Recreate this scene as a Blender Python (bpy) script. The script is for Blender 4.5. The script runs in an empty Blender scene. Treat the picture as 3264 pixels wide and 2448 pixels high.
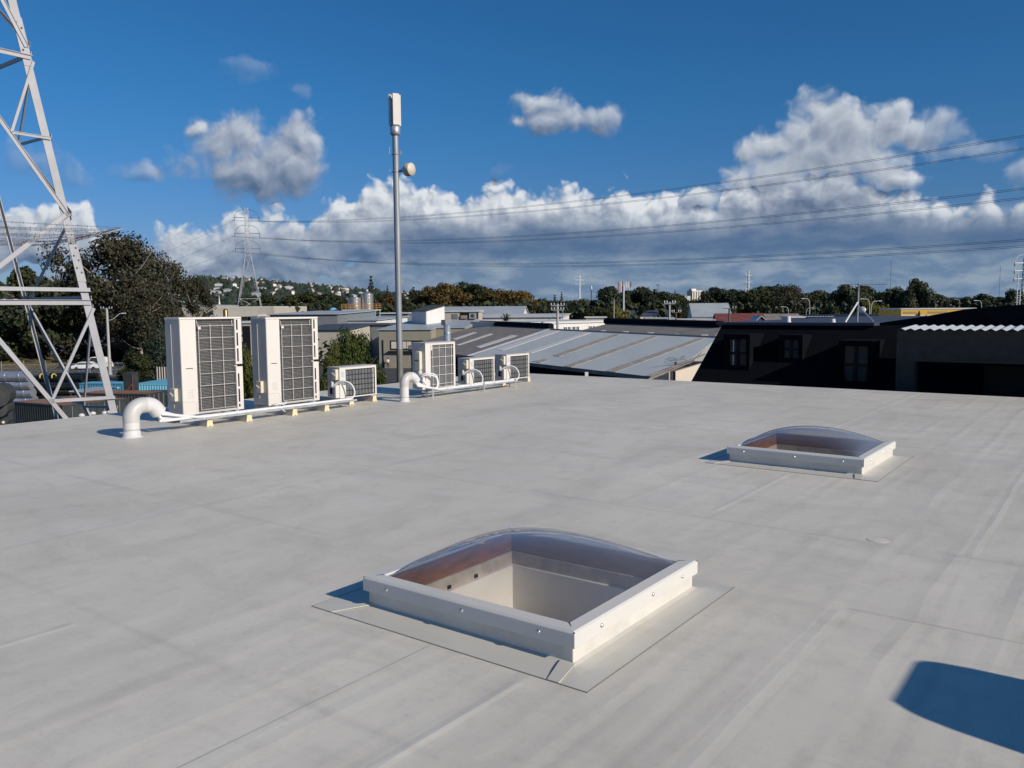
import bpy, bmesh, math, random
from math import sin, cos, tan, atan, atan2, radians as RAD, degrees, pi, sqrt
from mathutils import Vector, Matrix, noise

scene = bpy.context.scene
COL = scene.collection
EYE = 9.6            # camera height over the yard
ROOF = 8.0           # roof membrane height
TH = .6404           # turn of the building's grid against the view direction
FP, PITCH, ROLL = 2643.1, .0899, -.0079
A2 = Vector((cos(TH), -sin(TH)))      # roof axis s
B2 = Vector((sin(TH), cos(TH)))       # roof axis t

# ------------------------------------------------------------------ measuring helpers
def ray(u, v):
    X = (u-1632)/FP; U = -(v-1224)/FP
    x = X*cos(ROLL)-U*sin(ROLL); w = X*sin(ROLL)+U*cos(ROLL)
    c, s = cos(PITCH), sin(PITCH)
    return Vector((x, c+w*s, -s+w*c))
def PZ(u, v, z):
    r = ray(u, v); k = (z-EYE)/r.z
    return Vector((r.x*k, r.y*k, z))
def PD(u, v, d):
    r = ray(u, v); k = d/r.y
    return Vector((r.x*k, d, EYE+r.z*k))
def zat(u, v, d): return PD(u, v, d).z
def RS(u, v, s=None, t=None):           # (s, t, height over roof) on a vertical plane s= or t=
    r = ray(u, v); h = Vector((r.x, r.y))
    k = s/h.dot(A2) if s is not None else t/h.dot(B2)
    return (h.dot(A2)*k, h.dot(B2)*k, r.z*k+EYE-ROOF)
def W(s, t, h=0.0):                     # roof frame -> world
    q = A2*s+B2*t
    return Vector((q.x, q.y, ROOF+h))
def azel(u, v):
    r = ray(u, v); return degrees(atan2(r.x, r.y)), degrees(atan2(r.z, sqrt(r.x**2+r.y**2)))

# ------------------------------------------------------------------ mesh builder
class MB:
    def __init__(s): s.v = []; s.f = []; s.sm = []
    def add(s, vs, fs, smooth=False):
        o = len(s.v); s.v += [tuple(p) for p in vs]
        for f in fs: s.f.append(tuple(i+o for i in f)); s.sm.append(smooth)
        return s
    def box(s, x0, x1, y0, y1, z0, z1, M=None):
        vs = [Vector((x, y, z)) for z in (z0, z1) for y in (y0, y1) for x in (x0, x1)]
        if M: vs = [M @ p for p in vs]
        return s.add(vs, [(0,2,3,1),(4,5,7,6),(0,1,5,4),(2,6,7,3),(0,4,6,2),(1,3,7,5)])
    def bar(s, p0, p1, w, h=None, up=(0,0,1)):
        p0, p1 = Vector(p0), Vector(p1); h = h or w
        d = (p1-p0).normalized(); u = Vector(up)
        if abs(d.dot(u)) > .98: u = Vector((0,1,0))
        x = d.cross(u).normalized(); z = x.cross(d).normalized()
        vs = [p+x*(a*w/2)+z*(b*h/2) for p in (p0, p1) for a, b in ((-1,-1),(1,-1),(1,1),(-1,1))]
        return s.add(vs, [(0,1,2,3),(7,6,5,4),(0,4,5,1),(1,5,6,2),(2,6,7,3),(3,7,4,0)])
    def angle(s, p0, p1, w, t, n1, n2, w2=None):   # L section: two flanges, lying against directions n1, n2
        p0, p1 = Vector(p0), Vector(p1); n1, n2 = Vector(n1), Vector(n2)
        for a, b in ((n1, n2), (n2, n1)):
            off = .003 if a is n1 else 0
            ww = w if (a is n1 or w2 is None) else w2
            vs = []
            for p in (p0, p1):
                q = p + b*off
                vs += [q+a*off, q+a*ww, q+a*ww+b*t, q+a*off+b*t]
            s.add(vs, [(0,1,2,3),(7,6,5,4),(0,4,5,1),(1,5,6,2),(2,6,7,3),(3,7,4,0)])
        return s
    def tube(s, pts, r, n=10, smooth=True, caps=True):
        pts = [Vector(p) for p in pts]; m = len(pts)
        rs = r if isinstance(r, (list, tuple)) else [r]*m
        prev = None; rings = []
        for i, p in enumerate(pts):
            d = (pts[min(i+1, m-1)]-pts[max(i-1, 0)]).normalized()
            if prev is None:
                u = Vector((0,0,1)) if abs(d.z) < .9 else Vector((1,0,0))
            else: u = prev
            x = d.cross(u).normalized(); u = x.cross(d).normalized(); prev = u
            rings.append([p+(x*cos(2*pi*k/n)+u*sin(2*pi*k/n))*rs[i] for k in range(n)])
        vs = [q for rg in rings for q in rg]; fs = []
        for i in range(m-1):
            for k in range(n):
                k2 = (k+1) % n; fs.append((i*n+k, i*n+k2, (i+1)*n+k2, (i+1)*n+k))
        s.add(vs, fs, smooth)
        if caps:
            s.add(rings[0], [tuple(range(n))[::-1]]); s.add(rings[-1], [tuple(range(n))])
        return s
    def lathe(s, prof, n=32, cx=0, cy=0, smooth=True, M=None):
        vs = [Vector((cx+r*cos(2*pi*k/n), cy+r*sin(2*pi*k/n), z)) for r, z in prof for k in range(n)]
        if M: vs = [M @ p for p in vs]
        fs = [(i*n+k, i*n+(k+1) % n, (i+1)*n+(k+1) % n, (i+1)*n+k) for i in range(len(prof)-1) for k in range(n)]
        return s.add(vs, fs, smooth)
    def prism(s, poly, y0, y1, M=None):   # poly in (x, z), extruded along y
        n = len(poly)
        vs = [Vector((x, y0, z)) for x, z in poly]+[Vector((x, y1, z)) for x, z in poly]
        if M: vs = [M @ p for p in vs]
        fs = [tuple(range(n)), tuple(range(n, 2*n))[::-1]]+[(i, i+n, (i+1) % n+n, (i+1) % n) for i in range(n)]
        return s.add(vs, fs)
    def slab(s, pts, t=.05):              # polygon given by world points, thickened downwards
        n = len(pts); pts = [Vector(p) for p in pts]
        lo = [p-Vector((0,0,t)) for p in pts]
        return s.add(pts+lo, [tuple(range(n)), tuple(range(n, 2*n))[::-1]]+[(i, i+n, (i+1) % n+n, (i+1) % n) for i in range(n)])
    def mesh(s, name):
        me = bpy.data.meshes.new(name); me.from_pydata(s.v, [], s.f)
        if any(s.sm): me.polygons.foreach_set('use_smooth', s.sm)
        bm = bmesh.new(); bm.from_mesh(me); bmesh.ops.recalc_face_normals(bm, faces=bm.faces); bm.to_mesh(me); bm.free()
        me.update(); return me

def obj(name, mb, mat, parent=None, bevel=0, label=None):
    me = mb.mesh(name) if isinstance(mb, MB) else mb
    o = bpy.data.objects.new(name, me); COL.objects.link(o)
    if mat and not me.materials: me.materials.append(mat)
    if parent: o.parent = parent
    if bevel:
        m = o.modifiers.new('bevel', 'BEVEL'); m.width = bevel; m.segments = 2; m.limit_method = 'ANGLE'; m.angle_limit = RAD(50)
    if label: o['label'] = label
    return o
LABELS = {}
def tag(o, label, cat, group=None, kind=None):
    if label: o['label'] = label
    if cat: o['category'] = cat
    if group: o['group'] = group
    if kind: o['kind'] = kind
    return o
def thing(name, label, cat, loc=(0,0,0), rz=0, group=None, kind=None):
    o = bpy.data.objects.new(name, None); o.empty_display_size = .2; COL.objects.link(o)
    o.location = loc; o.rotation_euler = (0, 0, rz)
    return tag(o, label, cat, group, kind)
def rthing(name, label, cat, s, t, h=0, group=None):   # a thing standing on the roof: local x = s axis, y = t axis
    return thing(name, label, cat, W(s, t, h), -TH, group)
def copy_tree(o, parent=None):
    c = o.copy(); COL.objects.link(c)
    c.parent = parent
    for ch in list(o.children): copy_tree(ch, c)
    return c

# ------------------------------------------------------------------ materials
def newmat(name):
    m = bpy.data.materials.new(name); m.use_nodes = True
    nt = m.node_tree; b = nt.nodes['Principled BSDF']; return m, nt, b
def mat(name, col, rough=.6, metal=0, var=.12, scale=6, bump=0, bscale=40, spec=.5, stain=None, stain_scale=1.5, stain_amt=.5, stretch=(1,1,1)):
    m, nt, b = newmat(name); N = nt.nodes; L = nt.links
    b.inputs['Roughness'].default_value = rough; b.inputs['Metallic'].default_value = metal
    b.inputs['Specular IOR Level'].default_value = spec
    tc = N.new('ShaderNodeTexCoord'); mp = N.new('ShaderNodeMapping'); mp.inputs['Scale'].default_value = stretch
    L.new(tc.outputs['Object'], mp.inputs[0])
    n = N.new('ShaderNodeTexNoise'); n.inputs['Scale'].default_value = scale; n.inputs['Detail'].default_value = 6
    L.new(mp.outputs[0], n.inputs['Vector'])
    r = N.new('ShaderNodeValToRGB'); e = r.color_ramp.elements
    e[0].position = .3; e[1].position = .7
    e[0].color = [c*(1-var) for c in col]+[1]; e[1].color = [min(1, c*(1+var)) for c in col]+[1]
    L.new(n.outputs['Fac'], r.inputs[0]); out = r.outputs[0]
    if stain:
        n2 = N.new('ShaderNodeTexNoise'); n2.inputs['Scale'].default_value = stain_scale; n2.inputs['Detail'].default_value = 8; n2.inputs['Roughness'].default_value = .7
        L.new(mp.outputs[0], n2.inputs['Vector'])
        r2 = N.new('ShaderNodeMapRange'); r2.inputs[1].default_value = .52; r2.inputs[2].default_value = .68; r2.inputs[4].default_value = stain_amt
        L.new(n2.outputs['Fac'], r2.inputs[0])
        mx = N.new('ShaderNodeMix'); mx.data_type = 'RGBA'; mx.inputs[7].default_value = list(stain)+[1]
        L.new(r2.outputs[0], mx.inputs[0]); L.new(out, mx.inputs[6]); out = mx.outputs[2]
    L.new(out, b.inputs['Base Color'])
    if bump:
        n3 = N.new('ShaderNodeTexNoise'); n3.inputs['Scale'].default_value = bscale; n3.inputs['Detail'].default_value = 4
        L.new(tc.outputs['Object'], n3.inputs['Vector'])
        bp = N.new('ShaderNodeBump'); bp.inputs['Strength'].default_value = bump; bp.inputs['Distance'].default_value = .02
        L.new(n3.outputs['Fac'], bp.inputs['Height']); L.new(bp.outputs[0], b.inputs['Normal'])
    return m
def ribbed(name, col, period, axis=0, depth=.6, rough=.5, metal=0, var=.1, stain=None, stain_amt=.5):
    m = mat(name, col, rough, metal, var, stain=stain, stain_amt=stain_amt)
    nt = m.node_tree; N = nt.nodes; L = nt.links; b = N['Principled BSDF']
    tc = N.new('ShaderNodeTexCoord'); w = N.new('ShaderNodeTexWave'); w.bands_direction = 'XYZ'[axis]
    w.inputs['Scale'].default_value = 1/period*.31416*1.0; w.inputs['Distortion'].default_value = 0
    L.new(tc.outputs['Object'], w.inputs['Vector'])
    bp = N.new('ShaderNodeBump'); bp.inputs['Strength'].default_value = depth; bp.inputs['Distance'].default_value = .03
    L.new(w.outputs['Fac'], bp.inputs['Height']); L.new(bp.outputs[0], b.inputs['Normal'])
    return m
def leafmat(name, cols, rough=.6):
    m, nt, b = newmat(name); N = nt.nodes; L = nt.links
    g = N.new('ShaderNodeNewGeometry'); oi = N.new('ShaderNodeObjectInfo')
    tc = N.new('ShaderNodeTexCoord')
    n = N.new('ShaderNodeTexNoise'); n.inputs['Scale'].default_value = .45; n.inputs['Detail'].default_value = 3
    L.new(tc.outputs['Object'], n.inputs['Vector'])
    a = N.new('ShaderNodeMath'); a.operation = 'MULTIPLY_ADD'; a.inputs[1].default_value = .45
    L.new(g.outputs['Random Per Island'], a.inputs[0])
    sb = N.new('ShaderNodeMath'); sb.operation = 'MULTIPLY_ADD'; sb.inputs[1].default_value = 1.3; sb.inputs[2].default_value = -.38
    L.new(n.outputs['Fac'], sb.inputs[0]); L.new(sb.outputs[0], a.inputs[2])
    a2 = N.new('ShaderNodeMath'); a2.operation = 'MULTIPLY_ADD'; a2.inputs[1].default_value = .3; L.new(oi.outputs['Random'], a2.inputs[0])
    L.new(a.outputs[0], a2.inputs[2])
    a3 = N.new('ShaderNodeMath'); a3.operation = 'SUBTRACT'; a3.inputs[1].default_value = .12; L.new(a2.outputs[0], a3.inputs[0])
    r = N.new('ShaderNodeValToRGB'); e = r.color_ramp.elements
    e[0].color = list(cols[0])+[1]; e[1].color = list(cols[-1])+[1]
    for i, c in enumerate(cols[1:-1]):
        q = e.new((i+1)/(len(cols)-1)); q.color = list(c)+[1]
    L.new(a3.outputs[0], r.inputs[0]); L.new(r.outputs[0], b.inputs['Base Color'])
    b.inputs['Roughness'].default_value = rough; b.inputs['Specular IOR Level'].default_value = .25
    tr = N.new('ShaderNodeBsdfTranslucent'); L.new(r.outputs[0], tr.inputs['Color'])
    mx = N.new('ShaderNodeMixShader'); mx.inputs[0].default_value = .22
    out = N['Material Output']; L.new(b.outputs[0], mx.inputs[1]); L.new(tr.outputs[0], mx.inputs[2]); L.new(mx.outputs[0], out.inputs[0])
    return m

M = {}
M['cream'] = mat('cream_paint', (.68,.64,.59), .42, var=.03, scale=3)
M['cream2'] = mat('cream_plastic', (.66,.60,.47), .45, var=.04, scale=5)
M['shell'] = mat('painted_steel_grey_cream', (.50,.48,.46), .5, var=.05, scale=2)
M['fin'] = mat('coil_fins', (.045,.047,.05), .45, .3, var=.25, scale=20)
M['finlight'] = mat('coil_fins_light', (.16,.165,.17), .45, .3, var=.15, scale=8)
M['edgestrip'] = mat('dark_edge_strip', (.24,.225,.20), .8)
M['membrane2'] = mat('membrane_flashing_sheet', (.58,.56,.50), .5, var=.08, scale=1.2, stain=(.45,.43,.385), stain_scale=2.2, stain_amt=.5)
M['galvlight'] = mat('faded_galvanised', (.42,.43,.44), .6, .2)
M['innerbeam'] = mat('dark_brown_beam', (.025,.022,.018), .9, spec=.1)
M['sticker'] = mat('pale_blue_sticker', (.48,.55,.60), .5)
M['dimglass'] = mat('dim_window_glass', (.012,.013,.016), .25, spec=.3)
M['black'] = mat('black_plastic', (.012,.012,.013), .6, spec=.2)
M['pvc'] = mat('white_pvc', (.64,.63,.62), .38, var=.03, scale=3)
M['pvcgrey'] = mat('grey_white_pvc', (.52,.51,.49), .42, var=.05, scale=4)
M['lag'] = mat('white_pipe_lagging', (.74,.73,.73), .55, var=.04, scale=12, bump=.1)
M['galv'] = mat('galvanised_steel', (.50,.53,.55), .42, .6, var=.2, scale=9)
M['galvpole'] = mat('galvanised_pole', (.33,.35,.37), .5, .35, var=.14, scale=2.5, stretch=(1,1,.25))
M['tower'] = mat('pale_tower_paint', (.40,.40,.42), .55, .1, var=.08, scale=3, stain=(.42,.40,.40), stain_scale=2, stain_amt=.3)
M['rubber'] = mat('grey_rubber_block', (.45,.44,.42), .7, var=.1, scale=8)
M['blockend'] = mat('cream_block_end', (.72,.60,.38), .6, var=.06, scale=20)
M['flash'] = mat('skylight_white_metal', (.64,.62,.58), .45, var=.05, scale=3, stain=(.55,.52,.47), stain_scale=3, stain_amt=.25)
M['curbm'] = mat('curb_membrane', (.62,.59,.54), .5, var=.08, scale=5, stain=(.42,.40,.36), stain_scale=4, stain_amt=.3)
M['wood'] = mat('brown_timber_lining', (.24,.105,.05), .6, var=.35, scale=5, stain=(.10,.05,.03), stain_scale=3, stretch=(1,1,4))
M['strip'] = mat('pale_timber_batten', (.50,.44,.36), .7, var=.2, scale=9, stain=(.2,.17,.14), stain_scale=5)
M['shaft'] = mat('white_shaft_lining', (.90,.87,.79), .5, var=.04)
M['screw'] = mat('screw_steel', (.6,.6,.6), .3, .8)
M['dkwall'] = mat('black_tile_and_eave_shade', (.004,.005,.008), .95, var=.2, scale=3, bump=.3, bscale=14, spec=.08)
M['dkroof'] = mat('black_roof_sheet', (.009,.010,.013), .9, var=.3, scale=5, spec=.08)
M['dkbeam'] = mat('dark_brown_grey_beam', (.06,.057,.052), .85, var=.15, spec=.1)
M['navy'] = mat('navy_flat_roof', (.04,.052,.085), .7, var=.1)
M['glassdk'] = None
M['zinc'] = ribbed('pale_corrugated_zinc', (.62,.66,.70), .19, 0, .3, .4, .2)
M['bluegrey'] = mat('blue_grey_roof_sheet', (.52,.55,.54), .75, 0, var=.06, scale=.35, stretch=(1,.15,1), stain=(.42,.455,.46), stain_scale=.6, stain_amt=.35)
M['brownroof'] = mat('weathered_fibre_cement', (.235,.21,.185), .85, var=.14, scale=1.3, stain=(.10,.09,.08), stain_scale=.5, stain_amt=.5)
M['stripsand'] = mat('sandy_clear_sheet', (.45,.395,.31), .6, var=.2, scale=2, stain=(.22,.16,.1), stain_scale=1.2, stain_amt=.5)
M['stripwhite'] = mat('white_clear_sheet', (.76,.72,.66), .5, var=.12, scale=2, stain=(.4,.38,.36), stain_scale=2, stain_amt=.4)
M['whitewall'] = mat('white_painted_wall', (.72,.70,.66), .6, var=.05, scale=.5, stain=(.55,.52,.46), stain_scale=.8, stain_amt=.3, stretch=(1,1,.2))
M['creamwall'] = mat('cream_block_wall', (.48,.44,.37), .7, var=.06, scale=.7, stain=(.36,.31,.25), stain_scale=.9, stain_amt=.4, stretch=(1,1,.2))
M['beigewall'] = mat('beige_wall', (.30,.275,.21), .75, var=.06, scale=.6)
M['endwall'] = mat('cream_gable_wall', (.66,.58,.48), .7, var=.04, scale=.6)
M['greywall'] = mat('grey_wall', (.17,.19,.205), .7, var=.08, scale=.8)
M['palroof'] = mat('pale_iron_roof', (.42,.46,.48), .5, .1, var=.12, scale=.2, stain=(.3,.33,.36), stain_scale=.3, stain_amt=.6)
M['whiteroof'] = mat('white_roof_sheet', (.58,.58,.57), .55, var=.08, scale=.3, stain=(.45,.42,.40), stain_scale=.4, stain_amt=.5)
M['slate'] = mat('dark_slate_roof', (.06,.075,.095), .6, var=.15, scale=.4)
M['greenroof'] = mat('dark_green_roof', (.055,.065,.05), .7, var=.15)
M['redroof'] = mat('red_roof_tiles', (.20,.055,.045), .75, var=.2, scale=1)
M['yellow'] = mat('yellow_wall', (.72,.42,.05), .6, var=.05)
M['signgrey'] = mat('faded_grey_lettering', (.30,.26,.16), .7)
M['bluedoor'] = mat('blue_door', (.05,.13,.30), .5)
M['winglass'] = mat('dark_window_glass', (.03,.035,.045), .08, spec=.9)
M['copper'] = mat('brown_metal_flue', (.30,.17,.09), .35, .7, var=.2)
M['steel'] = mat('stainless_tank', (.48,.47,.43), .3, .75, var=.12, scale=.8, stretch=(4,4,.4))
M['orange'] = mat('orange_railing', (.62,.27,.04), .5)
M['plat'] = mat('platform_steel', (.50,.53,.52), .5, .3)
M['pole'] = mat('concrete_pole', (.42,.41,.39), .8, var=.1)
M['woodpole'] = mat('timber_pole', (.13,.095,.07), .85, var=.2)
M['whitepole'] = mat('white_steel_pole', (.62,.64,.66), .5)
M['wire'] = mat('conductor', (.05,.055,.07), .6)
M['barb'] = mat('barbed_wire_steel', (.16,.15,.16), .6, .4)
M['insul'] = mat('insulator', (.10,.10,.12), .4)
M['asphalt'] = mat('asphalt', (.055,.055,.055), .9, var=.2, scale=.5)
M['container_dk'] = mat('black_green_container_steel', (.035,.045,.045), .6, .1, var=.25, scale=2, stain=(.09,.05,.03), stain_scale=2.5, stain_amt=.4)
M['container_top'] = mat('rusted_container_top', (.26,.12,.06), .75, var=.3, scale=.8, stain=(.30,.28,.25), stain_scale=.6, stain_amt=1, stretch=(.6,2.6,1))
M['container_blue'] = mat('light_blue_container', (.16,.47,.62), .5, var=.06, scale=1, stain=(.28,.36,.5), stain_scale=1, stain_amt=.5)
M['container_deep'] = mat('deep_blue_container', (.05,.22,.36), .5, var=.1, scale=1)
M['blackpipe'] = mat('black_plastic_pipe', (.012,.012,.013), .28, var=.3, scale=3)
M['yellowtie'] = mat('yellow_strap', (.6,.45,.05), .6)
M['silverpipe'] = mat('galvanised_culvert', (.55,.57,.62), .3, .7, var=.15, scale=3)
M['darkroll'] = mat('dark_grey_roll', (.045,.047,.045), .7, var=.3, scale=4)
M['bark'] = mat('bark', (.13,.10,.08), .9, var=.3, scale=3)
M['palebark'] = mat('pale_bark', (.34,.28,.23), .85, var=.25, scale=2)
M['skin'] = mat('skin', (.42,.25,.18), .6)
M['white_cloth'] = mat('white_cloth', (.7,.68,.66), .8)
M['dark_cloth'] = mat('dark_cloth', (.03,.03,.04), .8)
M['hair'] = mat('dark_hair', (.02,.015,.012), .7)
M['paintwhite'] = mat('white_car_paint', (.75,.76,.78), .25)
M['curtain'] = mat('dim_curtain', (.05,.05,.047), .8, var=.2, stretch=(6,6,1))
M['cutcore'] = mat('paper_white', (.75,.70,.62), .7)
M['leafgreen'] = leafmat('green_leaves', [(.018,.03,.010),(.045,.07,.016),(.09,.10,.02),(.16,.14,.03)])
M['leafdark'] = leafmat('dark_evergreen_leaves', [(.016,.025,.013),(.038,.050,.024),(.075,.082,.038)])
M['leafbrown'] = leafmat('brown_olive_leaves', [(.016,.018,.011),(.036,.038,.022),(.066,.062,.036),(.11,.088,.058)])
M['leafautumn'] = leafmat('autumn_leaves', [(.03,.034,.012),(.08,.065,.018),(.15,.095,.024),(.22,.13,.03)])
M['leafolive'] = leafmat('olive_leaves', [(.015,.022,.008),(.04,.05,.015),(.085,.085,.025)])
M['leafyellow'] = leafmat('yellow_green_leaves', [(.06,.07,.012),(.16,.15,.02),(.26,.22,.03)])
M['leafcedar'] = leafmat('blue_green_needles', [(.012,.022,.016),(.03,.05,.032),(.06,.085,.055)])

# dome glass: smoky acrylic, mostly see-through, reflecting at grazing angles
def dome_mat():
    m, nt, b = newmat('smoky_acrylic'); N = nt.nodes; L = nt.links; N.remove(b)
    tr = N.new('ShaderNodeBsdfTransparent'); tr.inputs[0].default_value = (.80,.79,.79,1)
    gl = N.new('ShaderNodeBsdfGlossy'); gl.inputs['Roughness'].default_value = .07; gl.inputs[0].default_value = (.9,.9,.92,1)
    lw = N.new('ShaderNodeLayerWeight'); lw.inputs[0].default_value = .5
    fr = N.new('ShaderNodeMath'); fr.operation = 'POWER'; fr.inputs[1].default_value = 2.6; L.new(lw.outputs['Facing'], fr.inputs[0])
    sc = N.new('ShaderNodeMath'); sc.operation = 'MULTIPLY_ADD'; sc.inputs[1].default_value = .8; sc.inputs[2].default_value = .05; L.new(fr.outputs[0], sc.inputs[0])
    mx = N.new('ShaderNodeMixShader'); L.new(sc.outputs[0], mx.inputs[0]); L.new(tr.outputs[0], mx.inputs[1]); L.new(gl.outputs[0], mx.inputs[2])
    df = N.new('ShaderNodeBsdfDiffuse'); df.inputs[0].default_value = (.5,.5,.52,1)
    hz = N.new('ShaderNodeMixShader'); hf = N.new('ShaderNodeMath'); hf.operation = 'MULTIPLY_ADD'; hf.inputs[1].default_value = .30; hf.inputs[2].default_value = .04; L.new(fr.outputs[0], hf.inputs[0])
    L.new(hf.outputs[0], hz.inputs[0]); L.new(mx.outputs[0], hz.inputs[1]); L.new(df.outputs[0], hz.inputs[2])
    L.new(hz.outputs[0], N['Material Output'].inputs[0]); return m
M['dome'] = dome_mat()
M['creamdish'] = mat('cream_dish', (.62,.57,.46), .5, var=.03)
M['zinc2'] = mat('white_zinc_sheet', (.66,.69,.70), .4, .15, var=.1)

def roof_mat():
    m, nt, b = newmat('grey_roof_membrane'); N = nt.nodes; L = nt.links
    tc = N.new('ShaderNodeTexCoord'); sep = N.new('ShaderNodeSeparateXYZ'); L.new(tc.outputs['Object'], sep.inputs[0])
    def nz(scale, detail=6, stretch=(1,1,1), rough=.6, dist=0):
        mp = N.new('ShaderNodeMapping'); mp.inputs['Scale'].default_value = stretch; L.new(tc.outputs['Object'], mp.inputs[0])
        n = N.new('ShaderNodeTexNoise'); n.inputs['Scale'].default_value = scale; n.inputs['Detail'].default_value = detail; n.inputs['Roughness'].default_value = rough; n.inputs['Distortion'].default_value = dist
        L.new(mp.outputs[0], n.inputs['Vector']); return n.outputs['Fac']
    def math(op, a, b_=None, c=None, clamp=False):
        x = N.new('ShaderNodeMath'); x.operation = op; x.use_clamp = clamp
        for i, q in enumerate((a, b_, c)):
            if q is None: continue
            if isinstance(q, (int, float)): x.inputs[i].default_value = q
            else: L.new(q, x.inputs[i])
        return x.outputs[0]
    def mr(x, a, b_, c, d):
        n = N.new('ShaderNodeMapRange'); L.new(x, n.inputs[0])
        for i, q in enumerate((a, b_, c, d)): n.inputs[i+1].default_value = q
        return n.outputs[0]
    def mix(f, a, b_):
        x = N.new('ShaderNodeMix'); x.data_type = 'RGBA'; L.new(f, x.inputs[0])
        for i, q in ((6, a), (7, b_)):
            if isinstance(q, tuple): x.inputs[i].default_value = q
            else: L.new(q, x.inputs[i])
        return x.outputs[2]
    col = mix(mr(nz(.35, 5), .35, .65, 0, 1), (.64,.60,.51,1), (.725,.685,.59,1))
    # dirt: broad brush marks drawn out along the fall of the roof, and small dark blots
    col = mix(mr(nz(1.1, 9, (1,.35,1), .72, .6),   .46, .68, 0, .45), col, (.45,.42,.36,1))
    col = mix(mr(nz(2.3, 10, (.4,1,1), .75, .4), .50, .70, 0, .4), col, (.41,.38,.32,1))
    col = mix(mr(nz(5, 8, (1,.6,1), .7), .52, .75, 0, .45), col, (.44,.405,.34,1))
    col = mix(mr(nz(24, 6, (1,1,1), .7), .56, .74, 0, .4), col, (.42,.39,.34,1))
    col = mix(mr(nz(70, 3), .45, .75, 0, .12), col, (.72,.70,.66,1))
    # lap seams of the sheets: thin lines running along t every 1.32 m and a few across
    wob = math('MULTIPLY', nz(.8, 2), .05)
    def seam(coord, period, off, width, w=None):
        x = math('ADD', coord, off)
        if w is not None: x = math('ADD', x, w)
        x = math('MODULO', math('ADD', x, period*100), period)
        x = math('ABSOLUTE', math('SUBTRACT', x, period/2))
        return mr(x, 0, width, 1, 0)
    S_, T_ = sep.outputs[0], sep.outputs[1]
    def line(c, v, w, o, lo, hi, wb=.0):
        x = math('ABSOLUTE', math('SUBTRACT', math('ADD', c, math('MULTIPLY', wob, wb)), v+.025*wb))
        m_ = mr(x, 0, w, 1, 0)
        g_ = math('MULTIPLY', mr(o, lo, lo+.05, 0, 1), mr(o, hi-.05, hi, 1, 0))
        return math('MULTIPLY', m_, g_)
    def total(ls):
        t_ = ls[0]
        for q_ in ls[1:]: t_ = math('MAXIMUM', t_, q_)
        return t_
    gate = mr(nz(1.1, 4), .38, .62, .25, 1)
    dark = total([line(T_, 2.11, .045, S_, -12.9, -1.9, .6), line(T_, 3.86, .05, S_, -12.9, -4.5, .8), line(T_, 4.50, .03, S_, -1.17, 14, .4), line(T_, 5.87, .035, S_, -7.0, 1.5, .5), line(T_, 10.2, .07, S_, -12.9, 14, 1), line(T_, 7.65, .05, S_, -12.9, -4.2, .8), line(T_, 13.4, .07, S_, -9, 14, 1), line(T_, .45, .04, S_, -12.9, 14, .5),
                  line(S_, -1.57, .05, T_, -6, 3.12, 1), line(S_, -1.38, .05, T_, -6, 3.7, 1), line(S_, -3.4, .06, T_, -6, 2.1, 1), line(S_, -.62, .05, T_, -6, 4.5, 1), line(S_, -6.1, .05, T_, 2.1, 7.6, 1), line(S_, .3, .05, T_, 4.5, 16.7, 1)])
    col = mix(math('MULTIPLY', math('MULTIPLY', dark, gate), .27), col, (.34,.325,.29,1))
    crisp = total([line(S_, -2.62, .007, T_, -6, 2.86, .15), line(S_, -9.3, .008, T_, 3.86, 7.65, .2), line(S_, .95, .007, T_, -6, 4.5, .2), line(T_, 4.50, .006, S_, -1.17, 14, .4)])
    col = mix(math('MULTIPLY', math('MULTIPLY', crisp, gate), .7), col, (.20,.19,.175,1))
    lites = [(-1.165, -6, 4.48, .05), (-2.57, 6.1, 7.9, .045), (-.2, -6, 4.4, .04), (-2.05, -6, 2.8, .035), (-4.3, -6, 2.0, .04), (-.75, 5.9, 10, .04), (.75, 4.6, 16.7, .045), (1.4, 4.6, 16.7, .045), (-3.1, 10.2, 16.7, .045), (-.1, 5.9, 16.7, .035)]
    lite = total([line(S_, v_, w_, T_, lo_, hi_, 1.2) for v_, lo_, hi_, w_ in lites])
    col = mix(math('MULTIPLY', math('MULTIPLY', lite, gate), .30), col, (.74,.72,.66,1))  # paler colour paints the catch of sun onto the raised ridges
    L.new(col, b.inputs['Base Color'])
    L.new(mr(nz(1.5, 5), .3, .7, .45, .62), b.inputs['Roughness'])
    b.inputs['Specular IOR Level'].default_value = .35
    # soft ridges over the plywood joints below, along t
    rid = seam(sep.outputs[0], .41, .13, .07, math('MULTIPLY', nz(.5, 2), .18))
    rid2 = seam(sep.outputs[0], .37, .05, .05, math('MULTIPLY', nz(.7, 2), .25))
    rgate = mr(nz(.33, 2), .38, .6, .15, 1)
    h = math('MULTIPLY', math('ADD', rid, math('MULTIPLY', rid2, .35)), rgate)
    rx = mr(sep.outputs[0], -4.5, -.8, .05, .8)          # the joints telegraph mostly through the newer sheets on the +s side
    h = math('MULTIPLY', h, rx)
    h = math('ADD', h, math('MULTIPLY', nz(1.6, 5), .7))
    h = math('ADD', h, math('MULTIPLY', nz(60, 3), .03))
    h = math('ADD', h, math('MULTIPLY', lite, .5))
    h = math('ADD', h, math('MULTIPLY', dark, -.2))
    bp = N.new('ShaderNodeBump'); bp.inputs['Strength'].default_value = .5; bp.inputs['Distance'].default_value = .008
    L.new(h, bp.inputs['Height']); L.new(bp.outputs[0], b.inputs['Normal'])
    return m
M['membrane'] = roof_mat()

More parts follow.
